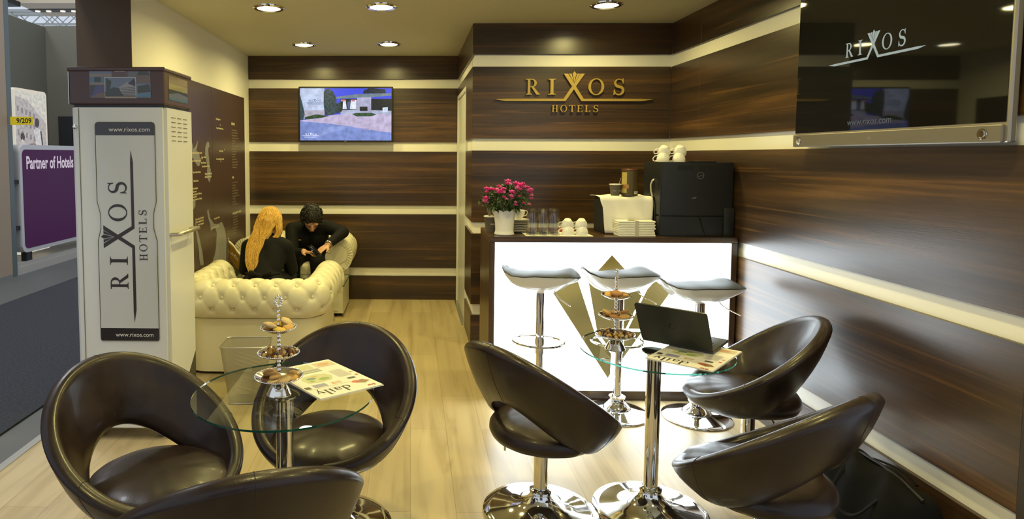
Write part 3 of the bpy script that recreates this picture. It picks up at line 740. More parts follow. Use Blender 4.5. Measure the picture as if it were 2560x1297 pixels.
picture('header_picture', frx, [(rect(0, 0, .27, .125), P['ylw']), (rect(0, .085, .27, .125), P['sand']), (rect(0, 0, .27, .055), P['sky']), ([(0, .055), (.27, .055), (.27, .035), (.13, .045), (0, .03)], P['palm']), (rect(0, 0, .27, .012), P['pool'])], cb, .0004, .0001)
# louvres, handle, wheels
for c_ in range(3):
    for r_ in range(6):
        mb = MB(); yy = .075 + c_ * .085; zz = 1.69 - r_ * .024
        mb.box(w2 - .001, w2 + .003, yy, yy + .055, zz, zz + .004, .001, 1); mb.build('vent_slot', mat('vent_shadow', (.16, .14, .07), .5), cb)
mb = MB(); mb.tube([(w2 - .002, .03, 1.085), (w2 + .045, .03, 1.088), (w2 + .055, .04, 1.09), (w2 + .055, .30, 1.09), (w2 + .045, .31, 1.088), (w2 - .002, .31, 1.085)], .011, 12); mb.build('handle', mat('satin_metal', (.50, .47, .36), .3, .8), cb, True)
RUB = mat('grey_rubber', (.10, .10, .095), .6)
for sx in (-1, 1):
    mb = MB(); mb.lathe([(.018, -.012), (.058, -.016), (.066, -.010), (.066, .010), (.058, .016), (.018, .012)], 36, (sx * (w2 - .075), .075, .066), 'x'); wh = mb.build('wheel', RUB, cb, True, 40)
    mb = MB(); mb.lathe([(.0005, -.019), (.03, -.019), (.036, -.012)], 28, (sx * (w2 - .075), .075, .066), 'x'); mb.lathe([(.0005, .019), (.03, .019), (.036, .012)], 28, (sx * (w2 - .075), .075, .066), 'x'); mb.build('hub', mat('grey_hub', (.45, .44, .40), .35), wh, True)
mb = MB(); mb.box(w2 - .06, w2 + .05, D - .005, D + .04, .0, .035, .004, 2); mb.box(-w2 + .02, w2 - .02, D - .10, D - .01, 0, .07); mb.build('foot_bar', mat('olive_metal', (.20, .17, .09), .4, .5), cb)
mb = MB(); mb.cyl((w2 + .02, D + .02, .035), .014, .022, 16, bev=.004); mb.build('foot_knob', WHITE_PLAST, cb, True)

# ================================================================== map board on the left wall
mp = thing('map_board', 'dark brown printed map board on the left wall', 'map', (XL, 0, 0))
TXT = mat('print_cream', (.62, .56, .36), .5); LAKE = mat('print_grey_water', (.22, .22, .23), .35)
mb = MB(); mb.box(0, .012, 4.30, 5.228, .478, 2.060); mb.build('panel', BROWN_PR, mp)
mb = MB(); mb.box(0, .012, 5.232, 6.245, .478, 2.060); mb.build('panel', BROWN_PR, mp)
fm = Frame((.0122, 0, 0), (0, 1, 0), (0, 0, 1), (1, 0, 0))   # x = world y, y = world z
MAPSHAPES = [
 [(4.698, 1.539), (4.726, 1.603), (4.756, 1.576), (4.771, 1.542), (4.822, 1.571), (4.874, 1.612), (4.864, 1.584), (4.846, 1.549), (4.828, 1.532), (4.895, 1.515), (4.926, 1.451), (4.907, 1.416), (4.855, 1.409), (4.822, 1.429), (4.767, 1.469), (4.711, 1.481)],
 [(5.036, 1.515), (5.047, 1.563), (5.086, 1.599), (5.114, 1.609), (5.142, 1.595), (5.15, 1.564), (5.111, 1.552), (5.119, 1.516), (5.135, 1.467), (5.142, 1.425), (5.15, 1.394), (5.173, 1.379), (5.17, 1.31), (5.132, 1.27), (5.076, 1.314), (5.079, 1.381), (5.094, 1.395), (5.06, 1.456), (5.035, 1.504)],
 [(4.50, 1.16), (4.793, 1.153), (4.791, 1.11), (4.748, 1.085), (4.50, 1.096)],
 [(4.775, 1.005), (4.803, 0.959), (4.822, 0.913), (4.862, 0.858), (4.901, 0.779), (4.941, 0.699), (4.959, 0.621), (4.882, 0.627), (4.853, 0.691), (4.855, 0.727), (4.837, 0.788), (4.808, 0.85), (4.781, 0.933)],
 [(5.061, 1.036), (5.09, 1.064), (5.107, 1.024), (5.14, 0.975), (5.199, 0.942), (5.234, 0.919), (5.348, 0.906), (5.454, 0.915), (5.532, 0.845), (5.583, 0.738), (5.563, 0.624), (5.555, 0.483), (5.179, 0.567), (5.181, 0.613), (5.233, 0.652), (5.273, 0.701), (5.29, 0.778), (5.305, 0.831), (5.27, 0.879), (5.221, 0.889), (5.146, 0.867), (5.137, 0.922), (5.092, 0.972)]]
picture('map_waters', fm, [(p, LAKE) for p in MAPSHAPES], mp, .0003, .00005)
LBL = [((5.329, 1.807), 'Rixos Borovoe'), ((5.339, 1.73), 'Rixos President Astana'), ((5.407, 1.536), 'Rixos Almaty'), ((5.325, 1.466), 'Rixos Khadisha Shymkent'), ((4.708, 1.517), 'Rixos Krasnaya Polyana Sochi'), ((4.945, 1.483), 'Rixos Tbilisi'), ((4.934, 1.439), 'Rixos Borjomi'), ((4.955, 1.41), 'Rixos Baku Azerbaijan'), ((4.713, 1.456), 'Rixos Downtown Istanbul'), ((4.747, 1.368), 'Rixos Grand Ankara'), ((5.02, 1.349), 'Qafqaz Riverside and'), ((5.019, 1.325), 'Qafqaz Sport Hotel'), ((4.756, 1.303), 'Rixos Konya'), ((4.727, 1.246), 'Rixos Sungate'), ((4.715, 1.222), 'Rixos Lares'), ((4.724, 1.2), 'Rixos Premium Tekirova'), ((4.719, 1.181), 'Rixos Belek'), ((4.718, 1.16), 'Rixos Downtown Antalya'), ((4.785, 1.004), 'Rixos Sharm El Sheikh'), ((4.794, 0.983), 'Rixos Seagate Sharm'), ((4.835, 0.959), 'Rixos Hurghada'), ((5.237, 0.965), 'Rixos Bab Al Bahr'), ((5.167, 0.891), 'Rixos The Palm Dubai')]
for (a, b), tx in LBL: sans(tx, 'map_label', fm.sub(a, b - .010), .021, TXT, mp, h=.001, bold=.0006)
for a, b in [(5.404, 1.797), (5.448, 1.756), (5.448, 1.443), (5.557, 1.545), (4.935, 1.468), (4.965, 1.468)]:
    m_ = MB(); m_.cyl(fm(a, b, .0), .006, .0012, 10, 'x'); m_.build('map_dot', TXT, mp)
sans('EUROPE', 'map_heading', fm.sub(5.788, 1.775), .030, TXT, mp, h=.001, bold=.001)
sans('ASIA', 'map_heading', fm.sub(5.786, 1.280), .030, TXT, mp, h=.001, bold=.001)
sans('MIDDLE EAST & AFRICA', 'map_heading', fm.sub(5.786, .944), .028, TXT, mp, h=.001, bold=.001)
DIMT = mat('print_dim_cream', (.36, .31, .19), .5)
EU = ['Premium Belek', 'Premium Tekirova', 'Premium Bodrum', 'Premium Gocek Suites', 'Sungate', 'Lares', 'Downtown Antalya', 'Beldibi Hotel', 'Pera Istanbul', 'Eskisehir', 'Konya', 'Grand Ankara', 'Libertas Dubrovnik', 'Krasnaya Polyana', 'Prykarpattya']
for q, tx in enumerate(EU): sans('Rixos ' + tx, 'map_list_line', fm.sub(5.795, 1.722 - q * .0247), .019, DIMT, mp, h=.001)
for q, tx in enumerate(['President Astana', 'Almaty', 'Borovoe', 'Khadisha Shymkent', 'Quba Azerbaijan', 'Qafqaz Riverside Hotel', 'Tbilisi', 'Borjomi', 'Baku Azerbaijan']): sans('Rixos ' + tx, 'map_list_line', fm.sub(5.789, 1.236 - q * .0255), .019, DIMT, mp, h=.001)
for q, tx in enumerate(['The Palm Dubai', 'Bab Al Bahr', 'Sharm El Sheikh', 'Al Nasr Tripoli', 'Seagate Sharm', 'Hurghada', 'Alamein']): sans('Rixos ' + tx, 'map_list_line', fm.sub(5.788, .912 - q * .0250), .019, DIMT, mp, h=.001)

# ================================================================== chesterfield armchairs
def chesterfield():
    t = thing('chesterfield_armchair', '', 'armchair', (0, 0, 0), 0, 'cream chesterfield armchairs')
    # local: back plane at y=0, seat opens to +y; outer body half width .43, depth .74
    hw, dep, cr = .465, .74, .16
    path = []
    def addp(x, y, nx, ny): path.append((Vector((x, y, 0)), Vector((nx, ny, 0))))
    N1 = 40
    for i in range(N1): addp(-hw, dep - (dep - cr) * i / N1, -1, 0)
    for i in range(17): a = PI + PI / 2 * i / 16; addp(-hw + cr + cr * math.cos(a), cr + cr * math.sin(a), math.cos(a), math.sin(a))
    for i in range(1, N1): addp(-hw + cr + (2 * hw - 2 * cr) * i / N1, 0, 0, -1)
    for i in range(17): a = 1.5 * PI + PI / 2 * i / 16; addp(hw - cr + cr * math.cos(a), cr + cr * math.sin(a), math.cos(a), math.sin(a))
    for i in range(1, N1 + 1): addp(hw, cr + (dep - cr) * i / N1, 1, 0)
    S = [0]
    for a, b in zip(path, path[1:]): S.append(S[-1] + (b[0] - a[0]).length)
    # densify
    tot = S[-1]; ns = 230; dense = []
    j = 0
    for i in range(ns + 1):
        s_ = tot * i / ns
        while j < len(S) - 2 and S[j + 1] < s_: j += 1
        u = (s_ - S[j]) / (S[j + 1] - S[j]); dense.append((path[j][0].lerp(path[j + 1][0], u), path[j][1].lerp(path[j + 1][1], u).normalized(), s_))
    # cross-section (offset outward, z), arc-length parameter on the tufted roll
    prof = [(0, .02), (0, .12), (0, .25), (0, .362), (.004, .372), (.022, .376)]
    cx_, cz_, R = -.030, .500, .125
    tuft0 = len(prof)
    for i in range(46):
        a = math.radians(-72 + 232 * i / 45)
        rr = R
        prof.append((cx_ + rr * math.cos(a) * .98, cz_ + rr * math.sin(a) * 1.08))
    prof += [(-.165, .50), (-.17, .44), (-.172, .38), (-.172, .30)]
    btn = []
    pitch = .146
    nb = int(tot / pitch)
    rowsA = [(-32, 0), (12, .5), (58, 0), (104, .5), (150, 0)]
    for ang, off in rowsA:
        for k_ in range(nb + 1):
            s_ = (k_ + .25 + off) * tot / (nb + 1)
            if s_ < tot - .03: btn.append((s_, ang))
    arcR = R
    def tuftdisp(s_, ang):
        d = 0; al = math.radians(ang) * arcR
        for bs, ba in btn:
            q = math.hypot(s_ - bs, al - math.radians(ba) * arcR)
            if q < .12: d += .017 * math.exp(-(q / .019) ** 2) + .012 * math.exp(-(q / .055) ** 2)
        best = 9
        for bs, ba in btn:
            if abs(bs - s_) > .2: continue
            for cs, ca in btn:
                if not (0 < ca - ba < 60 and abs(cs - bs) < .10): continue
                ax, ay, bx, by = bs, math.radians(ba) * arcR, cs, math.radians(ca) * arcR
                L2 = (bx - ax) ** 2 + (by - ay) ** 2; u = max(0, min(1, ((s_ - ax) * (bx - ax) + (al - ay) * (by - ay)) / L2))
                best = min(best, math.hypot(s_ - ax - u * (bx - ax), al - ay - u * (by - ay)))
        return d + .007 * math.exp(-(best / .009) ** 2)
    rows = []
    for p, n, s_ in dense:
        row = []
        for i, (o, z) in enumerate(prof):
            if tuft0 <= i < tuft0 + 46:
                ang = -72 + 232 * (i - tuft0) / 45
                dd = tuftdisp(s_, ang)
                o2 = cx_ + (o - cx_) * (1 - dd / R); z2 = cz_ + (z - cz_) * (1 - dd / R); row.append(p + n * o2 + Vector((0, 0, z2)))
            else: row.append(p + n * o + Vector((0, 0, z)))
        rows.append(row)
    mb = MB(); mb.grid(rows)
    for r in (rows[0], rows[-1]): pass
    vs = mb.bm.verts; vs.ensure_lookup_table(); nP = len(prof)
    mb.f([vs[i] for i in range(nP)]); mb.f([vs[(len(rows) - 1) * nP + i] for i in reversed(range(nP))])
    mb.build('tufted_frame', CREAM, t, True, 70)
    # flat boards inside
    mb = MB(); mb.box(-hw + .1, hw - .1, .12, dep - .03, .05, .30, .01, 2); mb.build('seat_base', CREAM, t, True)
    mb = MB(); mb.box(-hw + .165, hw - .165, .16, dep + .005, .30, .43, .035, 4); mb.build('seat_cushion', CREAM, t, True, 50)
    # pleated arm fronts
    for sg in (-1, 1):
        pts = []
        fr = Frame((sg * (hw + .0), dep + .004, 0), (sg, 0, 0), (0, 0, 1), (0, 1, 0))
        rim_ = []
        for i in range(22):
            a = math.radians(-60 + 240 * i / 21); rim_.append((cx_ + R * .98 * math.cos(a), cz_ + R * 1.08 * math.sin(a)))
        full = [(-.002, .03), (-.002, .40)] + rim_ + [(-.165, .40), (-.165, .03)]
        mb = MB(); mb.prism([(x * .985, y) for x, y in full], fr, -.004, .006)
        inner = [(-.045, .05), (-.03, .43)] + [(cx_ - .002 + .072 * math.cos(math.radians(a)), cz_ + .005 + .075 * math.sin(math.radians(a))) for a in range(-35, 196, 15)] + [(-.125, .42), (-.125, .05)]
        mb.prism(inner, fr, .004, .017)
        for i in range(1, 21):
            a = math.radians(-55 + 235 * i / 21)
            c0 = fr(cx_ - .002 + .076 * math.cos(a), cz_ + .005 + .079 * math.sin(a), .008); c1 = fr(cx_ + .120 * math.cos(a), cz_ + .131 * math.sin(a), .003)
            mb.tube([c0, c0.lerp(c1, .5) + Vector((0, .004, 0)), c1], .0065, 6)
        mb.build('arm_front', CREAM, t, True, 40)
    # buttons
    def at_path(s_):
        i = min(range(len(dense)), key=lambda q: abs(dense[q][2] - s_)); return dense[i]
    for bs, ba in btn:
        if ba > 120: continue
        p, n, _ = at_path(bs); a = math.radians(ba); dr = n * math.cos(a) + Vector((0, 0, math.sin(a)))
        c = p + n * (cx_ + (R - .027) * .98 * math.cos(a)) + Vector((0, 0, cz_ + (R - .027) * 1.08 * math.sin(a)))
        mb = MB(); q = dr.to_track_quat('Z', 'Y').to_matrix(); mb.sphere(c, .0125, 10, 6, (1, 1, .6), q); mb.build('button', CREAM, t, True, 180)
    for x in (-hw + .06, hw - .06):
        for y in (.06, dep - .06):
            mb = MB(); mb.cyl((x, y, 0), .022, .025, 16); mb.build('foot', BLACK_PL, t, True)
    return t
ch1 = chesterfield(); ch1.location = (-1.088, 4.19, 0); ch1['label'] = 'cream tufted chesterfield armchair with its back to the camera, the blonde woman in it'
ch1.scale = (1.0, 1.0, 1.05)
ch2 = dup(ch1, (-1.098, 6.440, 0), PI, 'cream chesterfield armchair against the back wall, the person with the phone sitting in it')
ch2.scale = (1.0, .93, 1.155)

# ================================================================== glass coffee table and things on it
t = thing('coffee_table', 'low rectangular glass coffee table with curved chrome legs between the armchairs', 'coffee table', (-1.09, 5.42, 0))
mb = MB(); 
mb.box(-.53, .53, -.29, .21, .412, .422)
mb.build('tabletop', GLASS, t)
mb = MB()
for (a, b) in (((-.53, -.29), (.53, -.29)), ((.53, -.29), (.53, .21)), ((.53, .21), (-.53, .21)), ((-.53, .21), (-.53, -.29))):
    mb.tube([(a[0], a[1], .417), (b[0], b[1], .417)], .0042, 6)
mb.build('glass_rim', GLASS_EDGE, t)
for sx in (-1, 1):
    for sy in (-1, 1):
        mb = MB(); mb.tube([(sx * .33, sy * .14, .408), (sx * .345, sy * .15, .33), (sx * .36, sy * .165, .22), (sx * .375, sy * .18, .10), (sx * .385, sy * .19, .012)], .011, 12, rad=[.012, .0125, .012, .011, .010]); mb.cyl((sx * .386, sy * .191, 0), .016, .014, 16); mb.build('leg', CHROME, t, True)
fl = thing('table_flag', 'gold and white RIXOS table flag on a chrome stand on the coffee table', 'flag', (-1.590, 5.40, .4225))
mb = MB(); mb.lathe([(.040, 0), (.042, .005), (.036, .012), (.014, .020), (.009, .034), (.0005, .036)], 28); mb.build('stand', CHROME, fl, True)
mb = MB(); mb.cyl((0, 0, .03), .0035, .315, 10); mb.sphere((0, 0, .350), .008, 10, 8); mb.build('pole', CHROME, fl, True)
FG = mat('gold_satin', (.24, .13, .015), .4); FW = mat('white_satin', (.75, .72, .62), .5)
def flag(name, m, x0, z0, ang, w, h, slant):
    rows = []
    for i in range(13):
        u = i / 12; row = []
        for j in range(9):
            v = j / 8; xx = w * u; row.append((math.cos(ang) * xx + .006 * math.sin(6 * u + 2 * v), math.sin(ang) * xx + .010 * math.sin(5 * u + v * 2) * u, z0 - h * v - slant * u))
        rows.append(row)
    mb = MB(); mb.grid(rows); o = mb.build(name, m, fl, True, 180)
    md = o.modifiers.new('thick', 'SOLIDIFY'); md.thickness = .0012
flag('white_flag', FW, 0, .338, math.radians(25), .105, .13, .12)
flag('gold_flag', FG, 0, .322, math.radians(-15), .125, .155, .115)
ff = Frame((.008, -.012, .240), (.70, -.19, -.66), (.62, -.05, .70), (.2, -1, 0))
put_mark('flag_wordmark', ff, .125, FW, fl, 0, .010, False)
t = tag(MB().box(-.10, .10, -.07, .07, 0, .004, .001, 1).build('magazine', mat('pale_pink_paper', (.62, .50, .46), .5)), 'pale folded paper lying on the coffee table beside the blonde woman', 'magazine')
t.location = (-.86, 5.235, .4225); t.rotation_euler = (0, 0, .5)
t = MB().box(-.045, .045, -.03, .03, 0, .002, .0005, 1).build('note_card', mat('yellow_card', (.50, .60, .10), .5)); tag(t, 'small yellow-green card near the right end of the coffee table', 'card'); t.location = (-.63, 5.36, .4225); t.rotation_euler = (0, 0, .1)

# ================================================================== wire waste basket
t = thing('waste_basket', 'square grey wire mesh waste basket behind the left glass table', 'waste basket', (-1.005, 3.755, 0), math.radians(3))
MESH = bpy.data.materials.new('wire_mesh'); MESH.use_nodes = True
def wire(m):
    N = m.node_tree.nodes; L = m.node_tree.links; b = N['Principled BSDF']; b.inputs['Base Color'].default_value = (.42, .40, .31, 1); b.inputs['Metallic'].default_value = .6; b.inputs['Roughness'].default_value = .45
    o = N['Material Output']; tr = N.new('ShaderNodeBsdfTransparent'); mx = N.new('ShaderNodeMixShader'); tc = N.new('ShaderNodeTexCoord'); sp = N.new('ShaderNodeSeparateXYZ'); L.new(tc.outputs['Object'], sp.inputs[0])
    ad = N.new('ShaderNodeMath'); ad.operation = 'ADD'; L.new(sp.outputs[0], ad.inputs[0]); L.new(sp.outputs[1], ad.inputs[1])
    res = []
    for src in ((ad, 1), (ad, -1)):
        q = N.new('ShaderNodeMath'); q.operation = 'MULTIPLY_ADD'; q.inputs[1].default_value = src[1]; L.new(ad.outputs[0], q.inputs[0]); L.new(sp.outputs[2], q.inputs[2])
        w = N.new('ShaderNodeMath'); w.operation = 'MULTIPLY'; w.inputs[1].default_value = 2 * PI / .0042; L.new(q.outputs[0], w.inputs[0])
        s_ = N.new('ShaderNodeMath'); s_.operation = 'SINE'; L.new(w.outputs[0], s_.inputs[0]); g_ = N.new('ShaderNodeMath'); g_.operation = 'GREATER_THAN'; g_.inputs[1].default_value = .55; L.new(s_.outputs[0], g_.inputs[0]); res.append(g_)
    mxx = N.new('ShaderNodeMath'); mxx.operation = 'MAXIMUM'; L.new(res[0].outputs[0], mxx.inputs[0]); L.new(res[1].outputs[0], mxx.inputs[1])
    L.new(mxx.outputs[0], mx.inputs[0]); L.new(tr.outputs[0], mx.inputs[1]); L.new(b.outputs[0], mx.inputs[2]); L.new(mx.outputs[0], o.inputs[0])
wire(MESH)
def rr3(w, d, r, z): return [(x, y, z) for x, y in rrect(-w, -d, w, d, r, 5)]
mb = MB(); mb.grid([rr3(.098, .075, .02, .004), rr3(.112, .086, .024, .12), rr3(.126, .098, .028, .24), rr3(.140, .110, .03, .355)], close_u=True); mb.build('mesh_body', MESH, t, True, 180)
mb = MB(); mb.tube(rr3(.141, .111, .03, .357), .0045, 8, closed=True); mb.build('rim', STEEL, t, True)
mb = MB(); mb.tube(rr3(.098, .075, .02, .005), .0035, 8, closed=True); mb.build('bottom_ring', STEEL, t, True)
mb = MB(); mb.box(-.096, .096, -.073, .073, .004, .007); mb.build('bottom_plate', STEEL, t)

# ================================================================== black bag on the floor
t = thing('black_bag', 'black fabric laptop bag slumped on the floor against the right wall', 'bag', (1.838, 2.42, 0), math.radians(-91))
rows = []
for i in range(33):
    u = -1 + 2 * i / 32; row = []
    e = max(0, 1 - abs(u) ** 5) ** .4
    for j in range(32):
        a = 2 * PI * j / 32; cx = math.cos(a); sz = math.sin(a)
        wx = .125 * (abs(cx) ** .6) * (1 if cx > 0 else -1) * (.55 + .45 * e); zz = .145 + .145 * (abs(sz) ** .55) * (1 if sz > 0 else -1) * (.25 + .75 * e if sz > 0 else 1)
        wx *= 1 - .55 * max(0, (zz - .05) / .25)
        zz += .008 * math.sin(7 * u + 3 * cx) * (zz / .29)
        row.append((u * .235, wx + .006 * math.sin(9 * u), max(zz, .0)))
    rows.append(row)
mb = MB(); vr = mb.grid(rows, close_u=True); mb.f(list(reversed(vr[0]))); mb.f(vr[-1]); mb.build('body', DARKFAB, t, True, 180)
mb = MB(); mb.tube([(-.21, .0, .270), (-.10, .0, .292), (0, 0, .298), (.10, 0, .292), (.21, 0, .268)], .006, 8); mb.build('zip', BLACK_PL, t, True)
for sy in (-1, 1):
    hp = [(-.11, sy * .060, .24), (-.10, sy * .085, .21), (-.085, sy * .125, .15), (-.04, sy * .142, .115), (.03, sy * .142, .112), (.075, sy * .128, .14), (.10, sy * .09, .20), (.11, sy * .062, .235)]
    if sy > 0: hp = [(x, .045 + .012 * math.sin(x * 20), .272 + .020 * (1 - (x / .11) ** 2)) for x in (-.11, -.08, -.04, 0, .04, .08, .11)]
    mb = MB(); mb.tube(smooth_path(hp), .0075, 8, flat=.5); mb.build('handle', mat('black_leather', (.006, .006, .006), .75, Specular_IOR_Level=.15), t, True)
mb = MB(); mb.box(-.175, -.160, -.015, .0, .283, .289, .002, 1); mb.build('zip_puller', STEEL, t)
mb = MB(); mb.sphere((.222, -.03, .20), .011, 10, 8); mb.sphere((.228, -.05, .17), .011, 10, 8); mb.build('strap_ring', STEEL, t, True)
# ================================================================== laptop and newspapers
r_ = Vector((1.206 - .994, 2.494 - 2.68, 0)).normalized(); ang = math.atan2(r_.y, r_.x)
lp = thing('laptop', 'open black laptop on the newspaper on the right glass table', 'laptop', (.994, 2.680, .7085), ang)
Wl = .285; Dl = .215
ALUD = mat('grey_aluminium', (.10, .10, .095), .4, .6)
mb = MB(); mb.box(0, Wl, .004, Dl, 0, .013, .003, 2); mb.build('base', ALUD, lp, True)
fk = Frame((0, 0, .0132), (1, 0, 0), (0, 1, 0), (0, 0, 1))
mb = MB(); mb.prism(rect(.025, .030, Wl - .025, .125), fk, 0, .0006); kb = mb.build('keyboard', BLACK_PL, lp)
for r0 in range(5):
    for c0 in range(13):
        x = .028 + c0 * .0176; y = .033 + r0 * .0182
        if x > Wl - .04: continue
        mb = MB(); mb.prism(rect(x, y, x + .0152, y + .0155), fk, .0006, .0018); mb.build('key', mat('key_black', (.03, .03, .03), .5), kb)
mb = MB(); mb.prism(rect(.095, .140, .190, .200), fk, 0, .0004); mb.build('touchpad', mat('touchpad_grey', (.07, .07, .07), .3), lp)
sA, cA = math.sin(math.radians(30)), math.cos(math.radians(30))
fl_ = Frame((0, .006, .008), (1, 0, 0), (0, -sA, cA), (0, -cA, -sA))
mb = MB(); mb.prism(rrect(0, 0, Wl, .203, .012), fl_, 0, .006); ld = mb.build('lid', mat('laptop_lid_black', (.018, .019, .019), .38), lp)
mb = MB(); mb.prism(rect(.010, .016, Wl - .010, .193), fl_, -.0008, -.0002); mb.build('screen', BLACK_GLOSS, lp)
LG_ = mat('laptop_mark', (.004, .004, .004), .1)
mb = MB()
for p in arc_ring(Wl / 2, .105, .0155, .0155, .0135, .0135, 0, 2 * PI, 24): mb.prism(p, fl_, .006, .0064)
# slanted letters inside the ring
for x0, hh in ((-.0085, 1), (-.0035, .55), (.002, .55), (.0065, .55)):
    sl = .0035; y0 = .0975 if x0 < 0 else (.0925 if x0 < .005 else .0975)
    mb.prism([(Wl / 2 + x0, y0), (Wl / 2 + x0 + .0018, y0), (Wl / 2 + x0 + .0018 + sl * hh * 1.3, y0 + .019 * hh), (Wl / 2 + x0 + sl * hh * 1.3, y0 + .019 * hh)], fl_, .006, .0064)
mb.build('lid_emblem', LG_, lp)
mb = MB(); mb.cyl((.03, .004, .008), .005, Wl - .06, 12, 'x'); mb.build('hinge', BLACK_PL, lp, True)

PAP = mat('newsprint', (.72, .69, .64), .55)
C_ = {n: mat('ink_' + n, c, .5) for n, c in dict(red=(.50, .10, .06), orange=(.52, .30, .16), green=(.26, .34, .12), lime=(.50, .52, .30), blue=(.28, .28, .42), brown=(.26, .15, .08), dark=(.05, .05, .05), teal=(.16, .24, .20), grey=(.52, .51, .48), tan=(.56, .46, .34)).items()}
INK = mat('ink_black', (.02, .02, .02), .5)
def newspaper(tl, rgt, down, W, H, label, curl):
    t = thing('newspaper', label, 'newspaper', (0, 0, 0), 0, 'trade newspapers on the glass tables')
    R_ = Vector(rgt).normalized(); U = -Vector(down).normalized(); O = Vector(tl) - U * H
    f = Frame(O, R_, U, (0, 0, 1))
    mb = MB()
    for q in range(3):
        rows = [[f(W * i / 12 - (.001 * q), H * j / 8 - .0012 * q, .0002 + .0014 * q) for j in range(9)] for i in range(13)]
        mb.prism([(0 + .001 * q, .001 * q), (W - .001 * q, .001 * q), (W - .001 * q, H - .001 * q), (.001 * q, H - .001 * q)], f, .0002 + .0016 * q, .0016 + .0016 * q)
    mb.build('pages', PAP, t)
    it = [([(.0, .335), (.055, .347), (.0, .347)], C_['green'])] if False else []
    it = [(rect(.075, .262, .235, .2632), INK),
          ([(.012, .285), (.030, .262), (.070, .268), (.066, .285), (.040, .300)], C_['brown']), (ell(.060, .272, .016, .011), C_['red']),
          (rect(.10, .232, .135, .252), C_['orange']), (ell(.115, .242, .014, .010), C_['tan']), (rect(.155, .225, .205, .255), C_['blue']), (rect(.218, .232, .238, .255), C_['dark']),
          (rect(.035, .222, .065, .238), C_['dark']),
          ([(.10, .14), (.135, .128), (.185, .135), (.205, .16), (.200, .20), (.16, .212), (.11, .205), (.09, .17)], C_['lime']), (ell(.13, .185, .020, .014), C_['green']), (ell(.17, .165, .018, .012), C_['teal']), (ell(.12, .155, .014, .008), C_['tan']), (ell(.18, .19, .010, .008), C_['green']), (ell(.15, .15, .012, .006), C_['orange']),
          (rect(.010, .170, .022, .180), C_['orange']), (rect(.010, .205, .022, .216), C_['red']),
          (rect(.010, .020, .085, .070), C_['tan']), (ell(.05, .045, .024, .014), C_['orange']), (rect(.100, .020, .200, .066), C_['lime']), (rect(.205, .012, .238, .055), C_['green']), (ell(.222, .035, .009, .012), C_['red']),
          (rect(.09, .100, .19, .108), C_['green'])]
    for q in range(9): it.append((rect(.028, .125 + q * .009, .080, .129 + q * .009), C_['grey']))
    for q in range(4): it.append((rect(.09, .074 + q * .006, .235, .077 + q * .006), C_['grey']))
    picture('printed_page', f, it, t, .0050, .00002)
    xx = .100; mb = MB()
    for g in 'daily':
        ps, gw = glyph_lower(g)
        for i, p in enumerate(ps): mb.prism([(xx + px * .050, .284 + py * .050) for px, py in p], f, .0056, .0057 + i * 4e-6)
        xx += gw * .050
    mb.build('masthead', INK, t)
    sans('fvw', 'masthead', f.sub(.020, .322), .020, C_['red'], t, h=.0057, bold=.001)
    return t
b1 = Vector((-.094, 2.140, .700)); a1 = Vector((-.295, 2.0, .700)); c1 = Vector((-.336, 2.419, .700))
newspaper(b1, a1 - b1, c1 - b1, .245, .350, 'newspaper with its masthead toward the camera on the left glass table', 0)
b2 = Vector((1.119, 2.303, .700)); a2 = Vector((.924, 2.457, .700)); c2 = Vector((1.352, 2.545, .700))
newspaper(b2, a2 - b2, c2 - b2, .248, .336, 'newspaper under the open laptop on the right glass table', 0)

# ================================================================== three-tier cake stands with snacks
BISC = [mat('biscuit_%s' % n, c, .7) for n, c in (('golden', (.52, .30, .09)), ('brown', (.36, .17, .055)), ('pale', (.58, .42, .20)), ('yellow', (.62, .42, .07)))]
NUTM = [mat('nut_%s' % n, c, .45) for n, c in (('tan', (.42, .25, .10)), ('brown', (.13, .05, .02)), ('amber', (.52, .28, .03)), ('cream', (.50, .38, .20)), ('dark', (.05, .025, .015)))]
for m_ in BISC: add_noise_bump(m_, 160, .8, .003)
TIERS = [(.757, .079), (.836, .068), (.921, .058)]
def cake_stand(x, y, label, sc_=1.0):
    t = thing('cake_stand', label, 'cake stand', (x, y, .7003), 0, 'silver three-tier cake stands')
    mb = MB(); mb.lathe([(.040, 0), (.041, .003), (.038, .008), (.034, .018), (.026, .032), (.016, .044), (.011, .050), (.0005, .051)], 36); mb.build('foot', SILVER, t, True)
    pr = [(.0045, .045)]
    z = .05
    while z < .300:
        pr += [(.0042, z), (.0068, z + .006), (.0042, z + .012)]; z += .014
    pr.append((.0005, z)); mb = MB(); mb.lathe(pr, 14); mb.build('stem', SILVER, t, True)
    for zt, R in TIERS:
        z = zt - .7003
        mb = MB(); mb.lathe([(.006, z - .006), (R * .62, z - .006), (R * .80, z - .001), (R, z + .006), (R + .0015, z + .008), (R - .002, z + .009), (R * .80, z + .003), (R * .62, z - .0025), (.006, z - .0025)], 48)
        n = int(2 * PI * R / .0062)
        for i in range(n): mb.sphere((R * math.cos(2 * PI * i / n), R * math.sin(2 * PI * i / n), z + .0082), .0026, 6, 4)
        mb.build('plate', SILVER, t, True)
    ring = [(.0145 * math.cos(a) * .45, .0145 * math.cos(a) * .89, .315 + .0165 * math.sin(a)) for a in [2 * PI * i / 24 for i in range(24)]]
    mb = MB(); mb.tube(ring, .0042, 8, closed=True)
    for i in range(12): mb.sphere(ring[i * 2], .0054, 8, 6)
    mb.build('ring_handle', SILVER, t, True)
    return t
A_ = (-.441, 2.050); B_ = (.845, 2.575)
cake_stand(*A_, 'silver three-tier cake stand on the left glass table beside the newspaper')
cake_stand(*B_, 'silver three-tier cake stand on the right glass table beside the laptop')
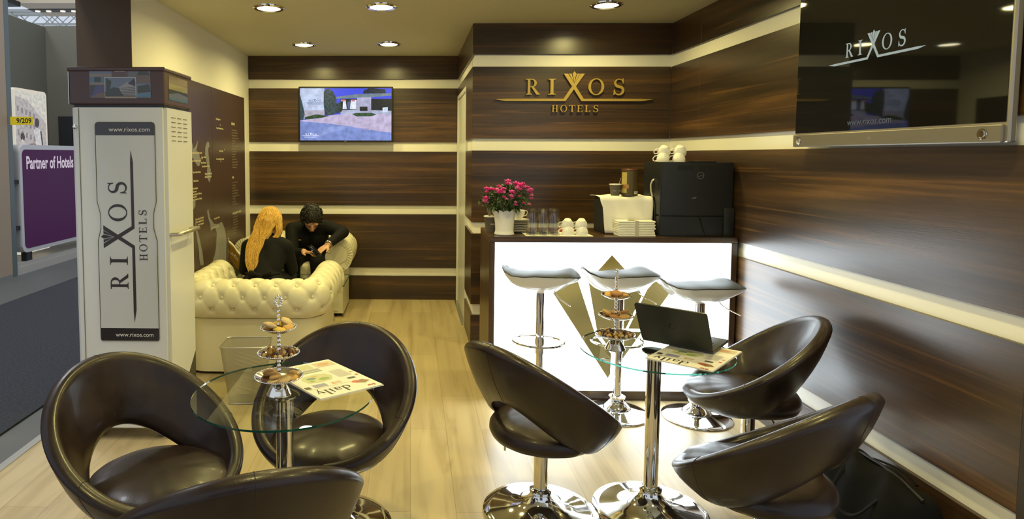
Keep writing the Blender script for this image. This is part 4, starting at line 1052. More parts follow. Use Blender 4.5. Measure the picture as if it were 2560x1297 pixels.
def lumpy(name, r, sq, m, seed, seg=14):
    rnd = random.Random(seed); mb = MB(); mb.sphere((0, 0, 0), r, seg, 10, sq)
    for v in mb.bm.verts:
        k_ = 1 + .10 * math.sin(v.co.x * 210 + seed) * math.cos(v.co.y * 190 + seed * 2) + rnd.uniform(-.05, .05); v.co *= k_
    return mb.build(name, m, None, True, 180)
def put(o, loc, rot, label, cat, group):
    o.location = loc; o.rotation_euler = rot; return tag(o, label, cat, group)
protoc = {}
def food(kind, m, loc, rot, s_, label, cat, group):
    key = (kind, m.name)
    if key not in protoc:
        if kind == 'biscuit': protoc[key] = lumpy('biscuit', .020, (1.25, .9, .42), m, len(protoc) + 1)
        elif kind == 'dried_fig':
            mb = MB(); mb.lathe([(.0005, .004), (.010, .0045), (.019, .0035), (.0225, .0), (.019, -.004), (.0005, -.005)], 20); protoc[key] = mb.build('dried_fig', m, None, True, 180)
        else: protoc[key] = lumpy('nut', .0075, (1.2, .95, .85), m, len(protoc) + 3, 10)
        o = protoc[key]; o.scale = (s_, s_, s_)
        return put(o, loc, rot, label, cat, group)
    o = protoc[key].copy(); col.objects.link(o); o.scale = (s_, s_, s_); return put(o, loc, rot, label, cat, group)
rd = random.Random(5)
def biscuits(c, tier, n, lb, mats_, rr=.030, sc_=1.0):
    z = TIERS[tier][0]
    for i in range(n):
        a = 2 * PI * i / n + .5 + (tier * .7); zz = z + .008 + (.013 if i % 3 == 2 else 0)
        words = ['nearest the camera', 'on the right', 'at the back right', 'at the back left', 'on the left', 'lying on top', 'in the middle']
        aa = (math.degrees(a) % 360)
        w_ = 'on the right' if aa < 30 or aa > 330 else 'at the back right' if aa < 90 else 'at the back left' if aa < 150 else 'on the left' if aa < 210 else 'at the front left' if aa < 270 else 'at the front right'
        food('biscuit', mats_[i % len(mats_)], (c[0] + rr * math.cos(a), c[1] + rr * math.sin(a), zz), (rd.uniform(-.35, .35), rd.uniform(-.3, .3), a + PI / 2), sc_ * rd.uniform(.9, 1.1), 'biscuit %s of the %s' % (w_, lb), 'biscuit', 'biscuits on the ' + lb)
biscuits(A_, 2, 6, 'top tier of the left cake stand', [BISC[3], BISC[0], BISC[2]], .034)
biscuits(A_, 0, 3, 'bottom tier of the left cake stand', [BISC[0], BISC[1]], .046, .95)
biscuits(B_, 2, 5, 'top tier of the right cake stand', [BISC[1], BISC[0]], .032, .95)
biscuits(B_, 1, 6, 'middle tier of the right cake stand', [BISC[0], BISC[1]], .038)
for i, (a, rr, zz, tl) in enumerate(((-1.75, .044, .006, .30), (-.30, .045, .006, .12), (-1.0, .050, .010, .2), (2.4, .045, .007, .1))):
    food('dried_fig', BISC[2] if i % 2 == 0 else BISC[0], (A_[0] + rr * math.cos(a), A_[1] + rr * math.sin(a), TIERS[0][0] + zz), (tl, 0, a), 1.05, ['large pale dried fig slice at the front of the lowest tier, left cake stand', 'brown dried fruit slice at the right of the lowest tier, left cake stand', 'pale dried fruit slice at the front right of the lowest tier, left cake stand', 'brown dried fruit slice at the back left of the lowest tier, left cake stand'][i], 'dried fruit', 'dried fruit on the left cake stand')
def nuts(c, tier, n, lb, R):
    z = TIERS[tier][0]
    pts = []
    for i in range(n):
        for _ in range(60):
            a = rd.uniform(0, 2 * PI); r = R * math.sqrt(rd.uniform(.06, 1)); p = (r * math.cos(a), r * math.sin(a)); lay = 0 if i < n * .7 else 1
            if lay == 1: p = (p[0] * .7, p[1] * .7)
            if all((p[0] - q[0]) ** 2 + (p[1] - q[1]) ** 2 > .0118 ** 2 or q[2] != lay for q in pts): pts.append((p[0], p[1], lay)); break
    for i, (x, y, lay) in enumerate(pts):
        food('nut', NUTM[i % 5], (c[0] + x, c[1] + y, z + .006 + lay * .009), (rd.uniform(0, 3), rd.uniform(0, 3), rd.uniform(0, 3)), rd.uniform(.8, 1.15), 'one of the mixed nuts heaped on the ' + lb, 'nut', 'mixed nuts on the ' + lb)
nuts(A_, 1, 36, 'middle tier of the left cake stand', .055)
nuts(B_, 0, 46, 'lowest tier of the right cake stand', .066)

# ================================================================== things on the bar counter
Z0 = 1.0082
pl = thing('flower_pot', 'pink azalea in a white fluted pot at the left end of the bar', 'potted plant', (.578, 3.905, Z0))
def scal(r, z, a): return (r * (1 + (.030 * math.cos(12 * a) if z > .135 else 0)), z + (.004 * math.cos(12 * a) if z > .14 else 0))
mb = MB(); mb.lathe([(.056, 0), (.061, .002), (.062, .008), (.058, .016), (.056, .03), (.058, .07), (.065, .12), (.071, .138), (.074, .146), (.079, .150), (.078, .153), (.070, .148), (.062, .12), (.05, .118), (.0005, .118)], 72, wave=scal); mb.build('pot', mat('fluted_white_pot', (.82, .80, .76), .35), pl, True, 60)
mb = MB(); mb.lathe([(.0005, .136), (.05, .134), (.066, .130), (.064, .118), (.0005, .118)], 24); mb.build('soil', mat('soil', (.05, .028, .016), .9), pl, True)
LEAF = mat('azalea_leaf', (.030, .075, .018), .45); LEAF2 = mat('azalea_leaf_light', (.09, .17, .03), .45)
rp = random.Random(11)
def leaf(mb, p, d, L, w):
    d = Vector(d).normalized(); sd = d.cross(Vector((0, 0, 1))); sd = sd.normalized() if sd.length > .1 else Vector((1, 0, 0)); n = sd.cross(d); p = Vector(p)
    pts = [p, p + d * L * .3 + sd * w * .8 + n * .002, p + d * L * .65 + sd * w * .75 + n * .001, p + d * L - n * .004, p + d * L * .65 - sd * w * .75 + n * .001, p + d * L * .3 - sd * w * .8 + n * .002]
    mid = p + d * L * .5 - n * .002
    vs = [mb.v(q) for q in pts]; mv = mb.v(mid)
    for i in range(6): mb.f([vs[i], vs[(i + 1) % 6], mv])
mb = MB(); mb.mi = 0
def crown_pt(r0=.2, r1=1):
    while True:
        x, y, z = rp.uniform(-1, 1), rp.uniform(-1, 1), rp.uniform(-.75, 1)
        q = x * x + y * y + z * z
        if r0 < q < r1: return x, y, z
for i in range(620):
    x, y, z = crown_pt(.12, 1); mb.mi = 1 if rp.random() < .18 else 0
    leaf(mb, (x * .145, y * .11, .225 + z * .078), (x + rp.uniform(-.5, .5), y + rp.uniform(-.5, .5), z * .4 + rp.uniform(-.6, .3)), rp.uniform(.026, .042), rp.uniform(.006, .010))
fo = mb.build('foliage', [LEAF, LEAF2], pl); fo['kind'] = 'stuff'
mb = MB()
for i in range(16):
    a = 2 * PI * i / 16; mb.tube([(.02 * math.cos(a), .02 * math.sin(a), .13), (.06 * math.cos(a), .05 * math.sin(a), .18), (.12 * math.cos(a), .09 * math.sin(a), .24)], .0022, 5)
mb.build('stems', mat('woody_stem', (.09, .06, .03), .7), pl)
PK = [mat('azalea_pink_%d' % i, c, .5) for i, c in enumerate(((.85, .14, .50), (.80, .06, .40), (.90, .32, .60)))]
def blossom(x, y, z, s_, k_):
    mb = MB()
    for L in range(2):
        for i in range(6):
            a = 2 * PI * i / 6 + L * .5; el = .35 + .6 * L
            d = Vector((math.cos(a) * math.cos(el), math.sin(a) * math.cos(el) - .55, math.sin(el) * 1.2 + .1 * math.sin(a)))
            leaf(mb, (x, y, z), d, s_ * (1 - .2 * L), s_ * .42)
    mb.build('blossom', PK[k_ % 3], pl)
BL = [(628, 215, 1.3), (600, 245, .9), (640, 250, .9), (760, 245, 1.2), (800, 285, 1.5), (770, 320, 1.2), (835, 300, 1.1), (880, 265, 1.2), (905, 300, 1.0), (800, 345, 1.1), (440, 285, .8), (465, 300, .7), (235, 335, 1.0), (275, 345, 1.0), (300, 330, .8), (235, 385, .8), (345, 345, 1.0), (400, 350, 1.0), (430, 395, 1.3), (470, 365, 1.1), (495, 390, 1.0), (520, 325, .8), (510, 465, .6), (565, 500, .7), (655, 385, 1.1), (680, 400, .9), (645, 450, 1.0), (655, 480, .7), (970, 320, 1.0), (990, 370, 1.0), (1035, 360, 1.0), (1020, 400, .9), (1045, 450, .8), (1045, 500, .7), (215, 505, 1.2), (200, 555, 1.1), (225, 575, .7), (785, 445, .5), (720, 550, .5), (725, 605, .8), (870, 575, .7), (990, 600, .6)]
for i, (u, v, s_) in enumerate(BL):
    x = (u - 580) / 7.207 * .00248; z = .153 + (715 - v) / 7.207 * .00248
    q = max(0, 1 - (x / .16) ** 2 - ((z - .225) / .10) ** 2); blossom(x, -.105 * math.sqrt(q) - .015, z, .024 * s_, i)
# ---- cups, saucers, glasses
def cup_mesh(t):
    mb = MB(); mb.lathe([(.0005, 0), (.022, 0), (.024, .004), (.034, .018), (.040, .036), (.0415, .058), (.0405, .060), (.038, .057), (.036, .036), (.028, .014), (.0005, .008)], 36); mb.build('bowl', PORC, t, True, 70)
    mb = MB(); mb.tube([(.037, 0, .050), (.050, 0, .056), (.061, 0, .050), (.062, 0, .036), (.052, 0, .022), (.034, 0, .018)], .0034, 8); mb.build('handle', PORC, t, True)
cup0 = thing('coffee_cup', '', 'cup', (0, 0, 0), 0, 'white coffee cups'); cup_mesh(cup0)
CM_TOP = 1.462
CUPS = [((1.565, 3.955, CM_TOP + .056), PI, 2.9, 0, 'white cup upside down on the coffee machine, lower one of the left pair'), ((1.572, 3.955, CM_TOP + .096), PI - .5, 2.9, 0, 'white cup tilted on top of the left pair on the coffee machine'),
        ((1.655, 3.935, CM_TOP + .056), PI, 2.8, 0, 'white cup upside down on the coffee machine, lower one of the right pair'), ((1.662, 3.935, CM_TOP + .098), PI - .45, 2.8, 0, 'white cup tilted on top of the right pair on the coffee machine'),
        ((.968, 3.885, Z0 + .058), PI, 3.0, 0, 'white cup upside down on the napkin, lower one of the left pair beside the glasses'), ((.965, 3.885, Z0 + .097), PI - .42, 3.0, 0, 'white cup tilted on top of the left pair beside the glasses'),
        ((1.052, 3.880, Z0 + .058), PI, 3.0, 0, 'white cup upside down on the napkin, lower one of the right pair beside the glasses'), ((1.049, 3.880, Z0 + .098), PI - .42, 3.0, 0, 'white cup tilted on top of the right pair beside the glasses')]
for i, (lc, rx, rz, _, lb) in enumerate(CUPS):
    c = cup0 if i == 0 else dup(cup0, lc, rz, lb)
    c.location = lc; c.rotation_euler = (rx, 0, rz); c['label'] = lb; c.scale = (.93, .93, .93)
    c['group'] = 'white coffee cups on the coffee machine' if i < 4 else 'white coffee cups beside the glasses'
c = dup(cup0, (.688, 4.03, Z0 + .0875), .2, 'white cup standing on top of the saucer stack behind the flower pot'); c.rotation_euler = (0, 0, .2); c['group'] = 'white coffee cups beside the glasses'
mb = MB(); mb.lathe([(.0005, .002), (.03, .002), (.034, 0), (.045, .004), (.066, .0095), (.067, .0105), (.064, .0105), (.045, .007), (.0005, .005)], 40); s0 = mb.build('saucer', PORC, None, True, 60)
for i in range(8):
    s_ = s0 if i == 0 else s0.copy()
    if i: col.objects.link(s_)
    s_.location = (.688, 4.03, Z0 + i * .0106)
    tag(s_, 'white saucer, %s in the stack behind the flower pot' % ['lowest', 'second from the bottom', 'third from the bottom', 'fourth from the bottom', 'fourth from the top', 'third from the top', 'second from the top', 'topmost'][i], 'saucer', 'stacked white saucers')
mb = MB(); mb.box(.700, 1.110, 3.832, 4.06, 0, .0022, .0008, 1); o = mb.build('paper_napkin', mat('napkin_white', (.80, .78, .70), .8)); o.location = (0, 0, Z0); tag(o, 'white paper napkin spread under the upturned glasses and cups', 'napkin')
g0 = thing('drinking_glass', '', 'glass', (0, 0, 0), 0, 'upturned drinking glasses')
def flute(r, z, a): return (r * (1 + .030 * math.cos(12 * a)), z)
mb = MB(); mb.lathe([(.0350, 0), (.0345, .05), (.0325, .10), (.031, .146), (.026, .154), (.0005, .150)], 72, wave=flute); mb.build('wall', GLASSWARE, g0, True, 50)
mb = MB(); mb.lathe([(.0355, .0005), (.0362, .002), (.0355, .0035), (.0350, .002), (.0355, .0005)], 24); mb.build('rim', GLASSWARE, g0, True, 50)
gi = 0
for ry, yy in enumerate((3.872, 3.945, 4.02)):
    for rx_ in range(3):
        xx = .742 + rx_ * .069 + ry * .014
        lb = 'upturned drinking glass, %s in the %s row beside the flower pot' % (['leftmost', 'middle one', 'rightmost'][rx_], ['front', 'middle', 'back'][ry])
        g_ = g0 if gi == 0 else dup(g0, (xx, yy, Z0 + .0024), 0, lb)
        g_.location = (xx, yy, Z0 + .0024); g_['label'] = lb; gi += 1
sr = random.Random(3)
SACH = [mat('sachet_red', (.50, .06, .03), .4), mat('sachet_white', (.70, .66, .58), .4), mat('sachet_orange', (.60, .20, .04), .4)]
mb = MB(); mb.box(-.022, .022, -.004, .004, 0, .005, .0015, 1); s0 = mb.build('sugar_stick', SACH[0])
for i in range(9):
    if i == 0: s_ = s0
    else:
        s_ = s0.copy(); s_.data = s0.data.copy() if i in (1, 2) else s0.data; col.objects.link(s_)
        if i in (1, 2): s_.data.materials[0] = SACH[i]
    s_.location = (1.00 + sr.uniform(-.045, .035), 4.03 + sr.uniform(-.04, .03), Z0 + .0024 + .0055 * (i // 3) * 2); s_.rotation_euler = (0, 0, sr.uniform(-.7, .7))
    tag(s_, 'one of the small sugar sticks piled between the glasses and the cups', 'sugar stick', 'sugar sticks on the bar')
# dark paper cup stack holding stirrers behind the pot
CUPBR = mat('taupe_paper', (.10, .085, .065), .6)
t = thing('paper_cup', 'dark paper cup of stirrers half hidden behind the flower pot', 'paper cup', (.510, 4.03, Z0))
mb = MB(); mb.lathe([(.032, 0), (.044, .098), (.047, .102), (.044, .104), (.041, .098), (.030, .004), (.0005, .004)], 32); mb.build('cup', CUPBR, t, True, 60)
mb = MB(); mb.lathe([(.0435, .098), (.0475, .100), (.0475, .104), (.043, .106), (.0415, .100)], 32); mb.build('rim', PORC, t, True)
sans('RIXOS', 'cup_print', Frame((-.008, -.0385, .05), (1, 0, 0), (0, 0, 1), (0, -1, 0)), .014, PW, t, h=.002)
for i in range(7):
    a = i * .9; s_ = tag(MB().tube([(.51 + .012 * math.cos(a), 4.03 + .012 * math.sin(a), Z0 + .012), (.505 - .03 + .009 * i, 4.03 + .02 * math.sin(a), Z0 + .19)], .0028, 6).build('stirrer', mat('stirrer_grey', (.22, .20, .15), .4), None, True), 'one of the stirrers standing in the dark cup behind the flower pot', 'stirrer', 'stirrers in the dark cup')
# ---- black box under a white cloth
t = tag(MB().box(1.215, 1.500, 3.99, 4.20, 0, .222, .004, 2).build('storage_box', BLACK_MATTE, loc=(0, 0, Z0)), 'black box on the bar hidden under the white cloth', 'box')
rows = []
CLOTH = mat('white_cloth', (.80, .78, .72), .85)
xs = [1.195 + (1.515 - 1.195) * i / 30 for i in range(31)]
prof_c = [(4.20, .227), (4.15, .2275), (4.08, .228), (4.02, .2285), (3.985, .229), (3.970, .222), (3.966, .205), (3.963, .17), (3.960, .12), (3.957, .07), (3.954, .03), (3.952, .006)]
for x in xs:
    u = (x - 1.355) / .16
    rows.append([(x + (.018 * (abs(z - .222) / .2) * (1 if u < 0 else -.35) * abs(u) ** 2 if z < .22 else 0) - (.03 * max(0, -u - .7) if z > .2 else 0), y - (.006 * math.sin(9 * u + 30 * z) + .004) * (z < .22) * (1 - z * 2), z + .004 * math.sin(5 * u + 20 * y) * (z > .22) + Z0 + .004 * (z > .22)) for y, z in prof_c])
mb = MB(); mb.grid(rows); o = mb.build('white_cloth', CLOTH, None, True, 180); md = o.modifiers.new('thick', 'SOLIDIFY'); md.thickness = .0025; md.offset = 1
tag(o, 'white cloth draped over the black box beside the coffee machine', 'cloth')
ZB = Z0 + .2375
t = thing('paper_cup', 'taupe RIXOS paper cup with a spoon standing on the white cloth', 'paper cup', (1.300, 4.035, ZB))
mb = MB(); mb.lathe([(.026, 0), (.036, .068), (.038, .071), (.036, .073), (.033, .069), (.024, .004), (.0005, .004)], 32); mb.build('cup', CUPBR, t, True, 60)
mb = MB(); mb.lathe([(.0355, .068), (.039, .070), (.039, .0745), (.0345, .0755), (.033, .070)], 32); mb.build('rim', PORC, t, True)
for x in (-.022, .012): sans('RIXOS', 'cup_print', Frame((x, -.0305, .030), (1, 0, 0), (0, -.14, 1), (0, -1, 0)), .0065, PW, t, h=.001 if x < 0 else .0025)
s_ = tag(MB().tube([(1.302, 4.035, ZB + .010), (1.325, 4.03, ZB + .085), (1.332, 4.03, ZB + .112)], .0016, 6).build('teaspoon', STEEL, None, True), 'thin teaspoon standing in the taupe paper cup', 'spoon')
t = thing('coffee_tin', 'tall olive-brown tin canister with yellow label on the white cloth', 'tin', (1.392, 4.04, ZB))
TIN = mat('olive_tin', (.115, .085, .032), .32, .4)
mb = MB(); mb.cyl((0, 0, 0), .0505, .158, 48, bev=.002); mb.build('can', TIN, t, True); mb = MB(); mb.cyl((0, 0, .158), .052, .012, 48, bev=.002); mb.build('lid', mat('copper_lid', (.16, .065, .03), .35, .5), t, True)
def wrap(a0, a1, z0, z1, m, nm):
    mb = MB(); rows = [[(.0509 * math.cos(a0 + (a1 - a0) * i / 10), .0509 * math.sin(a0 + (a1 - a0) * i / 10), z) for i in range(11)] for z in (z0, z1)]; mb.grid(rows); mb.build(nm, m, t, True)
wrap(math.radians(183), math.radians(232), .02, .150, mat('label_yellow', (.52, .40, .10), .4), 'label')
t_a = math.radians(210)
wrap(math.radians(192), math.radians(226), .044, .072, mat('label_orange', (.40, .20, .05), .4), 'label_band') if False else None
mb = MB(); rows = [[(.0512 * math.cos(math.radians(186 + 60 * i / 10)), .0512 * math.sin(math.radians(186 + 60 * i / 10)), z) for i in range(11)] for z in (.048, .072)]; mb.grid(rows); mb.build('label_band', mat('label_orange', (.40, .20, .05), .4), t, True)
mb = MB(); rows = [[(.0512 * math.cos(math.radians(285 + 42 * i / 10)), .0512 * math.sin(math.radians(285 + 42 * i / 10)), z) for i in range(11)] for z in (.012, .030)]; mb.grid(rows); mb.build('barcode_label', PORC, t, True)
for i in range(7):
    a = math.radians(289 + i * 5.2); mb = MB(); mb.grid([[(.0514 * math.cos(a + q), .0514 * math.sin(a + q), z) for q in (0, .03 if i % 2 else .05)] for z in (.014, .028)]); mb.build('barcode_stripe', INK, t)
# ---- banded napkin stack
t = thing('napkin_stack', 'stack of folded white napkins held by a paper band, before the white cloth', 'napkins', (1.375, 3.890, Z0))
rn = random.Random(2)
for i in range(9):
    d = rn.uniform(-.003, .003); mb = MB(); mb.box(-.112 + d, .112 + d - .004 * (i % 2), -.052, .056, i * .0105, i * .0105 + .0098, .003, 2); mb.build('napkin', mat('napkin_white', (.80, .78, .70), .8), t, True)
mb = MB(); mb.box(-.012, .010, -.0535, .0575, -.0, .096); mb.build('paper_band', mat('band_grey', (.52, .48, .40), .6), t)
mb = MB(); mb.box(-.03, .006, -.03, -.012, .0965, .0985); o = mb.build('band_tag', mat('tag_olive', (.20, .17, .08), .5), t); o.rotation_euler = (0, 0, -.6); o.location = (-.01, -.02, 0)
# ---- coffee machine
t = thing('coffee_machine', 'black boxy coffee machine at the right end of the bar', 'coffee machine', (1.737, 3.905, Z0))
MB_ = mat('machine_black', (.011, .012, .013), .42)
mb = MB(); pts = [(-.215, -.035), (-.155, -.05), (.19, -.05), (.225, -.04), (.225, .25), (-.215, .25)]
fz = Frame((0, 0, 0), (1, 0, 0), (0, 1, 0), (0, 0, 1))
mb.prism(pts, fz, .125, .452); bmesh.ops.bevel(mb.bm, geom=mb.bm.edges[:], offset=.006, segments=2, affect='EDGES'); mb.build('body', MB_, t, True)
mb = MB(); mb.prism([(x * 1.0, y + .004) for x, y in pts], fz, .0, .122); bmesh.ops.bevel(mb.bm, geom=mb.bm.edges[:], offset=.004, segments=2, affect='EDGES'); mb.build('lower_body', MB_, t, True)
mb = MB(); mb.box(-.01, .13, -.02, .10, .452, .461, .003, 2); mb.build('top_hatch', BLACK_PL, t, True)
mb = MB(); mb.box(.165, .226, -.058, -.048, .0, .175, .002, 2); mb.build('side_flap', MB_, t, True)
fe = Frame((.018, -.0505, .372), (1, 0, 0), (0, 0, 1), (0, -1, 0))
mb = MB()
for p in arc_ring(0, 0, .0215, .0215, .0185, .0185, 0, 2 * PI, 28): mb.prism(p, fe, .0, .002)
for p in strip([(-.016, -.006), (-.006, -.004), (0, .001), (.006, .0), (.016, .001)], [.001, .003, .0025, .002, .001]): mb.prism(p, fe, 0, .0015)
mb.build('emblem', mat('emblem_metal', (.35, .33, .30), .3, .8), t)
fv = Frame((-.12, -.0505, .405), (1, 0, 0), (0, 0, 1), (0, -1, 0)); mb = MB()
for i in range(34):
    if i in (14, 15, 16, 17): continue
    mb.prism(rect(i * .0072, 0, i * .0072 + .0035, .028), fv, 0, .0008)
mb.build('vent_grille', mat('vent_black', (.004, .004, .004), .8), t)
mb = MB(); mb.prism([(-.05, -.005), (-.028, -.002), (-.02, .004), (-.03, .007), (-.045, .003)], Frame((.02, -.0505, .235), (1, 0, 0), (0, 0, 1), (0, -1, 0)), 0, .001); mb.build('scuff_mark', mat('scuff_grey', (.10, .10, .10), .6), t)
mb = MB(); mb.tube([(.01, -.052, .14), (.03, -.056, .10), (.055, -.056, .02)], .003, 6); mb.build('cable', BLACK_PL, t, True)
mb = MB(); mb.tube([(1.520, 3.99, Z0 + .235), (1.508, 3.985, Z0 + .27), (1.505, 3.985, Z0 + .31), (1.512, 3.98, Z0 + .335), (1.535, 3.98, Z0 + .35), (1.550, 3.975, Z0 + .352)], .0055, 8, rad=[.005, .005, .005, .0055, .007, .004]); o = mb.build('hose', mat('beige_hose', (.62, .58, .45), .4), None, True); tag(o, 'short beige hose bent between the white cloth and the coffee machine', 'hose')
mb = MB(); mb.tube([(1.512, 3.975, Z0 + .232), (1.518, 3.95, Z0 + .19), (1.519, 3.935, Z0 + .10), (1.512, 3.935, Z0 + .045), (1.505, 3.92, Z0 + .008)], .0028, 8); o = mb.build('power_cable', BLACK_PL, None, True); tag(o, 'thin dark cable hanging along the left side of the coffee machine', 'cable')
# ================================================================== people
def capsule(mb, a, b, ra, rb, seg=14):
    a, b = Vector(a), Vector(b); d = b - a; L = d.length
    if L < 1e-6: return
    q = d.normalized().to_track_quat('Z', 'Y').to_matrix().to_4x4(); M = Matrix.Translation(a) @ q
    pr = [(max(ra * math.cos(t), .0004), -ra * math.sin(t)) for t in [PI / 2 * (1 - i / 5) for i in range(5)]] + [(ra, 0), (rb, L)] + [(max(rb * math.cos(t), .0004), L + rb * math.sin(t)) for t in [PI / 2 * (i + 1) / 5 for i in range(5)]]
    rows = [[M @ Vector((r * math.cos(2 * PI * k / seg), r * math.sin(2 * PI * k / seg), z)) for k in range(seg)] for r, z in pr]
    vr = mb.grid(rows, close_u=True); mb.f(list(reversed(vr[0]))); mb.f(vr[-1])
def chain(mb, pts):
    for (a, ra), (b, rb) in zip(pts, pts[1:]): capsule(mb, a, b, ra, rb)
def fuse(mb, name, m, parent=None, voxel=.008, smooth=4):
    o = mb.build(name + '_raw', m)
    md = o.modifiers.new('r', 'REMESH'); md.mode = 'VOXEL'; md.voxel_size = voxel
    m2 = o.modifiers.new('s', 'SMOOTH'); m2.iterations = smooth; m2.factor = .5
    dg = bpy.context.evaluated_depsgraph_get(); dg.update(); me = bpy.data.meshes.new_from_object(o.evaluated_get(dg)); me.name = name
    bpy.data.objects.remove(o); me.materials.clear()
    for x in (m if isinstance(m, (list, tuple)) else [m]): me.materials.append(x)
    me.polygons.foreach_set('use_smooth', [True] * len(me.polygons))
    n = bpy.data.objects.new(name, me); col.objects.link(n)
    if parent: n.parent = parent
    return n
def head(mb, c, M):
    """skull, face, nose, ears, jaw; M turns the head (local -y is the face direction)"""
    c = Vector(c); R = M.to_3x3()
    def S(p, r, s=(1, 1, 1)): mb.sphere(c + R @ Vector(p), r, 20, 14, s, R)
    S((0, .012, .015), .090, (.84, 1.05, .98)); S((0, -.018, -.025), .074, (.86, 1.0, 1.18)); S((0, -.045, -.085), .032, (1.1, .9, .8))
    capsule(mb, c + R @ Vector((0, -.088, .005)), c + R @ Vector((0, -.106, -.030)), .008, .013, 10)
    S((.012, -.095, -.034), .008); S((-.012, -.095, -.034), .008)
    S((0, -.088, -.062), .016, (1.5, .7, .55))
    S((.033, -.078, .012), .018, (1.3, .6, .5)); S((-.033, -.078, .012), .018, (1.3, .6, .5))
    S((.078, .010, -.010), .024, (.35, .8, 1.25)); S((-.078, .010, -.010), .024, (.35, .8, 1.25))
def hand(mb, wrist, palm_dir, finger_dir, nrm, curl, side=1, s=1.0):
    """palm and five separate tapering fingers, bent toward -nrm"""
    w = Vector(wrist); pd = Vector(palm_dir).normalized(); n = Vector(nrm).normalized(); sd = pd.cross(n).normalized() * side
    for k in (-.026, -.009, .009, .026): capsule(mb, w + sd * k * .6 * s, w + pd * .082 * s + sd * k * s, .0135 * s, .012 * s, 8)
    tips = []
    for i, (k, L) in enumerate(((-.029, .060), (-.010, .074), (.010, .078), (.029, .068))):
        p = w + pd * .085 * s + sd * k * s; d = pd.copy(); r = .0088 * s
        for j in range(3):
            d = (d - n * curl * (1 if j else .7)).normalized(); q = p + d * L * (.44, .32, .24)[j] * s; capsule(mb, p, q, r, r * .9, 8); p = q; r *= .9
        tips.append(p)
    b = w + pd * .028 * s + sd * .028 * s; m_ = b + (pd * .5 + sd * .75 - n * .35).normalized() * .038 * s; t_ = m_ + (pd * .85 + sd * .1 - n * .4).normalized() * .030 * s
    capsule(mb, b, m_, .0125 * s, .0105 * s, 8); capsule(mb, m_, t_, .0105 * s, .0085 * s, 8)
CLOTHB = mat('black_knit', (.007, .007, .0075), .85, Specular_IOR_Level=.2); CLOTHM = mat('black_suit_cloth', (.006, .006, .006), .8, Specular_IOR_Level=.2); SHOE = mat('black_shoe', (.01, .01, .01), .3)
# ---- seated woman seen from behind
hipc = Vector((-1.115, 4.66, .515)); chest = Vector((-1.115, 4.80, .745)); nk = Vector((-1.112, 4.845, .865)); hd = Vector((-1.108, 4.90, .985))
Mw = Matrix.Rotation(math.radians(175), 4, 'Z') @ Matrix.Rotation(math.radians(-18), 4, 'X') @ Matrix.Rotation(math.radians(4), 4, 'Y')
Mw = Matrix.Rotation(math.radians(178), 4, 'Z') @ Matrix.Rotation(math.radians(22), 4, 'X')
def wbody(mb, g, hands=True, hd_=True, legs=True):
    L, Rr = -1, 1
    chain(mb, [(hipc + Vector((-.06, 0, 0)), .105 + g), (hipc + Vector((.06, 0, 0)), .105 + g)])
    chain(mb, [(hipc, .115 + g), (hipc.lerp(chest, .5), .098 + g)]); chain(mb, [(hipc.lerp(chest, .5) + Vector((-.035, 0, 0)), .088 + g), (chest + Vector((-.055, 0, .0)), .092 + g)]); chain(mb, [(hipc.lerp(chest, .5) + Vector((.035, 0, 0)), .088 + g), (chest + Vector((.055, 0, .0)), .092 + g)])
    chain(mb, [(chest + Vector((-.10, .01, .055)), .062 + g), (chest + Vector((.10, .01, .055)), .062 + g)])
    chain(mb, [(chest + Vector((0, 0, .06)), .075 + g), (nk, .046 + g * .6)])
    for s_, el, wr in ((-1, (-1.310, 4.88, .60), (-1.22, 5.06, .60)), (1, (-.940, 4.89, .605), (-1.03, 5.06, .60))):
        sh = chest + Vector((s_ * .142, .01, .045)); chain(mb, [(sh, .052 + g), (Vector(el), .040 + g), (Vector(wr), .028 + g * .7)])
        if hands: hand(mb, wr, Vector(wr) - Vector(el) + Vector((0, .05, -.03)), None, (0, 0, 1), .35, s_, .95)
    if legs:
        for s_ in (-1, 1):
            kn = Vector((-1.075 + s_ * .085, 5.01, .515)); an = Vector((-1.075 + s_ * .08, 5.045, .11)); chain(mb, [(hipc + Vector((s_ * .075, .03, -.01)), .088 + g), (kn, .060 + g), (an, .038 + g * .6)])
            if g == 0: chain(mb, [(an, .034), (an + Vector((0, .03, -.065)), .030), (an + Vector((0, .12, -.078)), .026)])
    if hd_: chain(mb, [(nk, .046), (hd + Vector((0, -.01, -.05)), .046)]); head(mb, hd, Mw)
mb = MB(); wbody(mb, 0); woman = fuse(mb, 'person', SKIN, None, .007, 3)
tag(woman, 'seated person with long blonde hair and black top, back to the camera', 'person')
mb = MB(); wbody(mb, .009, False, False, False); wtop = fuse(mb, 'black_top', CLOTHB, woman, .008, 4)
mb = MB()
for s_ in (-1, 1):
    chain(mb, [(hipc + Vector((s_ * .075, .03, -.01)), .098), (Vector((-1.075 + s_ * .085, 5.01, .515)), .068), (Vector((-1.075 + s_ * .08, 5.045, .13)), .050)])
chain(mb, [(hipc + Vector((-.06, 0, -.01)), .118), (hipc + Vector((.06, 0, -.01)), .118)]); fuse(mb, 'trousers', CLOTHB, woman, .009, 3)
mb = MB(); wst = Vector((-1.115, 4.590, .615))
for a, b in (((-.07, -.02, .02), (.0, -.03, 0)), ((.07, -.02, .02), (0, -.03, 0)), ((-.05, -.035, -.10), (0, -.03, 0)), ((.04, -.035, -.11), (0, -.03, 0))):
    capsule(mb, wst + Vector(a), wst + Vector(b), .017, .009, 10)
mb.sphere(wst + Vector((0, -.034, 0)), .018, 12, 8)
